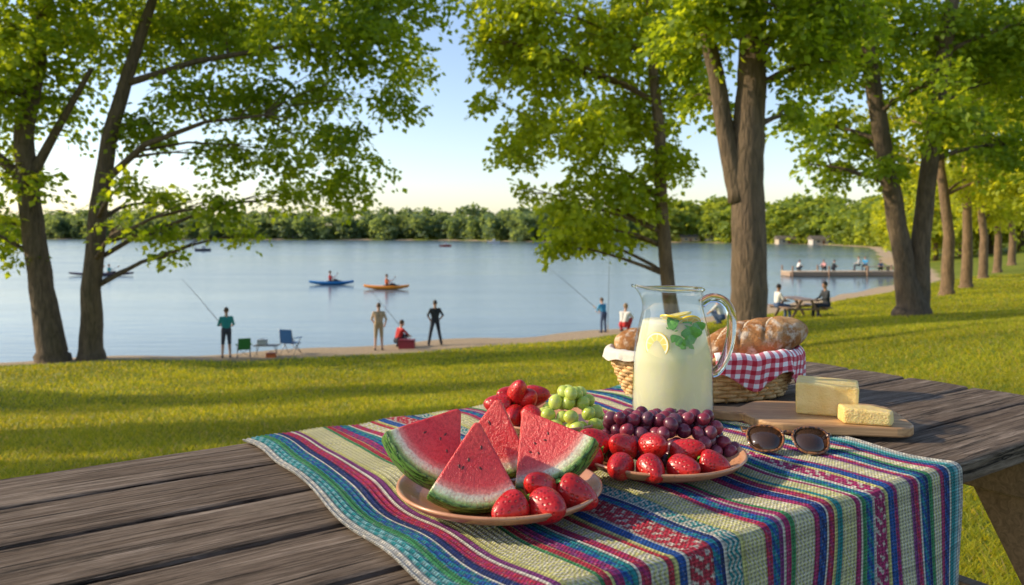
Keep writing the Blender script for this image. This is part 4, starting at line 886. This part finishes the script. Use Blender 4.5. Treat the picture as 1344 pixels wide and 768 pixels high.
x,y,z=gp(534,30.2); tackle('maroon cooler box beside the crouching person',x,y,z,(.30,.03,.05),1.5)
rod('rod leaning beside the standing pair',(XP(545,31)+.0,31.2,H(XP(545,31),31.2)),W(478,372,32))
# ------------------------------------------------------------------ background picnic table
x,y,z=gp(1048,31); r=thing('picnic_table','small dark picnic table on the right lawn with two people seated','picnic table',(x,y,z),.15)
m_=M_legwood
for k in range(5): m=MB(); m.box(-.37+k*.15,-.235+k*.15,-.9,.9,.72,.76); m.build('top_plank',m_,r)
for s in (-1,1):
    m=MB(); m.box(s*.78-.14,s*.78+.14,-.9,.9,.42,.46); m.build('bench',m_,r)
for ye in (-.65,.65):
    m=MB(); m.box(-.85,.85,ye-.02,ye+.02,.34,.4195); m.build('bench_beam',m_,r)
    for s in (-1,1): m=MB(); m.beam((s*.2,ye+.045,.71),(s*.62,ye+.045,0),.09,.045,up=(0,1,0)); m.build('leg',m_,r)
person('person in white shirt seated at the left side of the lawn picnic table',x-.88,y-.15,z-.05,-math.pi/2+.15,'sit',white,jean,1,'dark',1.0,group='people on the lawn')
person('person in dark clothes seated at the right side of the lawn picnic table',x+.98,y-.3,z-.05,math.pi/2+.15,'sit',blk,navy,1,'dark',1.08,group='people on the lawn',sleeve=True)
# ------------------------------------------------------------------ dock
dk=thing('dock','wooden boat dock reaching into the lake on the right','dock',(34,82,WZ),math.radians(4))
m=MB()
for k in range(44): m.box(-6+k*.28,-6+k*.28+.26,-1.2,1.2,.45,.52)
m.build('deck',plain('dock_planks',(.56,.44,.31),.8,.3,3),dk)
m=MB(); m.box(-6,6.3,-1.15,1.15,.05,.44); m.build('float_frame',plain('dock_side',(.34,.24,.17),.8),dk)
for xx in (-5.8,-2,2,6): 
    for yy in (-1.3,1.3): m=MB(); m.tube([(xx,yy,-1),(xx,yy,1.1)],.09,8); m.build('post',M_legwood,dk,smooth=True)
m=MB(); m.box(2.2,4.8,-.9,-.2,.95,1.02); 
for xx in (2.4,4.6): m.box(xx-.05,xx+.05,-.8,-.3,.52,.95)
m.build('bench',plain('dock_bench',(.35,.28,.2),.8),dk)
for px,yy,ps,sh,lab in [(1047,82,'crouch',white,'person in white sitting on the left end of the dock'),(1083,82.3,'crouch',pink,'person in pink crouching on the middle of the dock'),(1092,82,'crouch',blk,'person in dark top crouching on the middle of the dock'),(1128,82.5,'sit',white,'person in white shirt seated on the right part of the dock'),(1136,82.2,'sit',blue,'person in blue shirt seated on the right part of the dock'),(1155,82,'crouch',jean,'person in jeans blue top at the right end of the dock')]:
    person(lab,XP(px,yy),yy,WZ+.52,random.uniform(1,5),ps,sh,navy,0,random.choice(['dark','brown']),1.1,vox=.03,group='people on the dock')
# ------------------------------------------------------------------ boats
M_rimb=plain('rim_black',(.02,.02,.02),.5); M_blade=plain('blade_orange',(.5,.2,.04),.4)
def kayak(label,px,py,L,col,rz,crew,cols,labs,pads,wd=.36):
    Y=4.5*F/(py-305); x=XP(px,Y); r=thing('kayak',label,'kayak',(x,Y,WZ),rz,group='paddle boats on the lake'); m=MB(); N=24; vs=[];fs=[];seg=12
    for i in range(N+1):
        t=i/N*2-1; w_=wd*max(0,(1-abs(t)**2.4))**.8+.005; sheer=.10*t*t*abs(t)
        for k in range(seg): a=2*math.pi*k/seg; zz=math.sin(a); vs.append((t*L/2,w_*math.cos(a),(.26+sheer) + (.05*zz if zz>0 else .30*zz*(1-.5*abs(t)**2))))
    for i in range(N):
        for k in range(seg): l=(k+1)%seg; fs.append((i*seg+k,(i+1)*seg+k,(i+1)*seg+l,i*seg+l))
    m.add(vs,fs); m.build('hull',plain('hull_'+label.split()[0]+str(px),col,.3),r,smooth=True)
    for i,cx in enumerate(crew):
        m=MB(); m.tube([(cx+.42*math.cos(a*.3927),.24*math.sin(a*.3927),.315) for a in range(16)],.03,6,closed=True); m.build('cockpit_rim',M_rimb,r,smooth=True)
        wp=Vector((x,Y,WZ))+Matrix.Rotation(rz,3,'Z')@Vector((cx-.1,0,.14)); person(labs[i],wp.x,wp.y,wp.z,rz-math.pi/2,'boat',cols[i],navy,0,'brown',1.15,vox=.028,group='paddlers on the lake',sleeve=True)
        pd=thing('paddle',pads[i],'paddle',wp,rz,group='paddles'); m=MB(); m.tube([(.42,-1.05,.35),(.42,1.05,.75)],.02,6); m.build('shaft',M_met,pd)
        for s in (-1,1): m=MB(); m.ell((.42,s*1.2,.55+s*.23),(.02,.2,.09),10,8); m.build('blade',M_blade,pd,smooth=True)
kayak('blue kayak with one paddler near the middle of the lake',435,374,3.8,(.01,.17,.45),math.radians(3),[0],[red],['paddler in a red top in the blue kayak'],['double bladed paddle of the blue kayak'])
kayak('orange and yellow canoe right of the blue kayak',507,380,3.6,(.80,.27,.02),math.radians(-3),[0.15],[org],['paddler in an orange vest in the orange canoe'],['double bladed paddle of the orange canoe'])
kayak('long dark kayak with two paddlers behind the left tree trunks',133,362,6.6,(.07,.05,.08),math.radians(2),[-.6,.9],[navy,teal],['rear paddler in a dark top in the long dark kayak','front paddler in a teal top in the long dark kayak'],['rear paddle of the long dark kayak','front paddle of the long dark kayak'])
def motorboat(label,px,Y,L,c):
    x=XP(px,Y); r=thing('motorboat',label,'boat',(x,Y,WZ),group='small boats far out'); r.scale=(L,L,L); m=MB(); vs=[];fs=[]
    S=[(-.5,.16),(-.2,.19),(.15,.18),(.35,.12),(.5,.01)]
    for t,w_ in S: vs+=[(t,-w_,.16+.06*max(0,t)),(t,-w_*.6,-.03),(t,w_*.6,-.03),(t,w_,.16+.06*max(0,t))]
    for i in range(4):
        a=i*4
        for k in range(3): fs.append((a+k,a+4+k,a+5+k,a+k+1))
        fs.append((a+3,a+7,a+4,a))
    fs.append((0,1,2,3)); m.add(vs,fs); m.build('hull',plain('hull_'+str(px),c,.4),r)
    m=MB(); m.box(-.1,.12,-.1,.1,.17,.36); m.build('cabin',plain('cabin_'+str(px),(.5,.5,.5),.4),r,bevel=.02); m=MB(); m.box(-.56,-.5,-.04,.04,-.05,.26); m.build('outboard_motor',M_met,r)
motorboat('small dark boat far out at the left of the lake',267,190,3.6,(.06,.06,.08)); motorboat('tiny reddish boat far out near the middle',585,250,3.6,(.35,.08,.06)); motorboat('tiny white boat near the far shore right of centre',648,330,5,(.6,.6,.6))
# ------------------------------------------------------------------ cottages on the far shore
M_roofd=plain('shingle_roof',(.13,.11,.09),.8); M_pane=plain('pane',(.05,.07,.09),.2); M_door=plain('door_paint',(.2,.08,.05),.6); M_wf=plain('window_frame_paint',(.6,.58,.54),.6)
for i,(px,Y,wc,lab) in enumerate([(388,484,(.45,.42,.36),'cream cottage on the distant left shore'),(905,352,(.45,.33,.2),'tan cottage on the far shore left of the thick trunk'),(938,350,(.5,.46,.4),'pale cottage on the far shore beside the thick trunk'),(1033,300,(.48,.40,.3),'sand coloured cottage on the right shore'),(1078,275,(.5,.46,.4),'pale cottage on the right shore above the dock')]):
    x=XP(px,Y)
    while float(sdist(np.array([x]),np.array([Y]))[0])<2.0: Y+=2; x=XP(px,Y)
    z=H(x,Y); r=thing('cottage',lab,'house',(x,Y,z),group='cottages along the far shore'); r.scale=(.8,.8,.62); m=MB(); m.box(-5,5,-3,3,-.5,3); m.build('wall',plain('wall_'+str(px),wc,.8),r)
    m=MB(); m.add([(-5.5,-3.6,2.9),(5.5,-3.6,2.9),(5.5,3.6,2.9),(-5.5,3.6,2.9),(-5.5,0,5),(5.5,0,5)],[(0,1,5,4),(2,3,4,5),(0,4,3),(1,2,5),(3,2,1,0)]); m.build('roof',M_roofd,r)
    for xx in (-3.2,2.2):
        m=MB(); m.box(xx-.12,xx+1.52,-3.05,-3.003,.88,2.32); wf=m.build('window',M_wf,r); m=MB(); m.box(xx,xx+1.4,-3.08,-3.052,1,2.2); m.build('pane',M_pane,wf)
    m=MB(); m.box(-.6,.5,-3.06,-3.003,0,2.1); m.build('door',M_door,r)
# ------------------------------------------------------------------ camera, light
cam=bpy.data.cameras.new('camera'); co=bpy.data.objects.new('camera',cam); COL.objects.link(co); co.location=(0,0,CZ); co.rotation_euler=(math.pi/2,0,0)
cam.sensor_width=36; cam.lens=36*F/1344; cam.shift_y=-79/1344; cam.clip_end=8000; cam.clip_start=.05
cam.dof.use_dof=True; cam.dof.focus_distance=1.3; cam.dof.aperture_fstop=7; sc.camera=co
az=Vector((-.99,.06)).normalized(); el=math.radians(28)
td=Vector((az.x*math.cos(el),az.y*math.cos(el),math.sin(el)))
sun=bpy.data.lights.new('sun','SUN'); sun.energy=5; sun.angle=math.radians(1.2); sun.color=(1,.83,.57); so=bpy.data.objects.new('sun',sun); COL.objects.link(so); so.rotation_euler=td.to_track_quat('Z','Y').to_euler(); so.location=td*50
wd=bpy.data.worlds.new('World'); sc.world=wd; wd.use_nodes=True; nt=wd.node_tree; bg=nt.nodes['Background']; sk=nt.nodes.new('ShaderNodeTexSky'); sk.sky_type='NISHITA'; sk.sun_disc=False; sk.sun_elevation=el; sk.sun_rotation=math.atan2(az.x,az.y); sk.air_density=1.0; sk.dust_density=.8; sk.ozone_density=1.5
mx=nt.nodes.new('ShaderNodeMix'); mx.data_type='RGBA'; mx.blend_type='MULTIPLY'; mx.inputs[0].default_value=1; mx.inputs[7].default_value=(1.56,1.48,1.50,1); nt.links.new(sk.outputs[0],mx.inputs[6])
nt.links.new(mx.outputs[2],bg.inputs[0]); bg.inputs[1].default_value=.15
sc.view_settings.view_transform='Standard'; sc.view_settings.look='None'; sc.view_settings.exposure=0
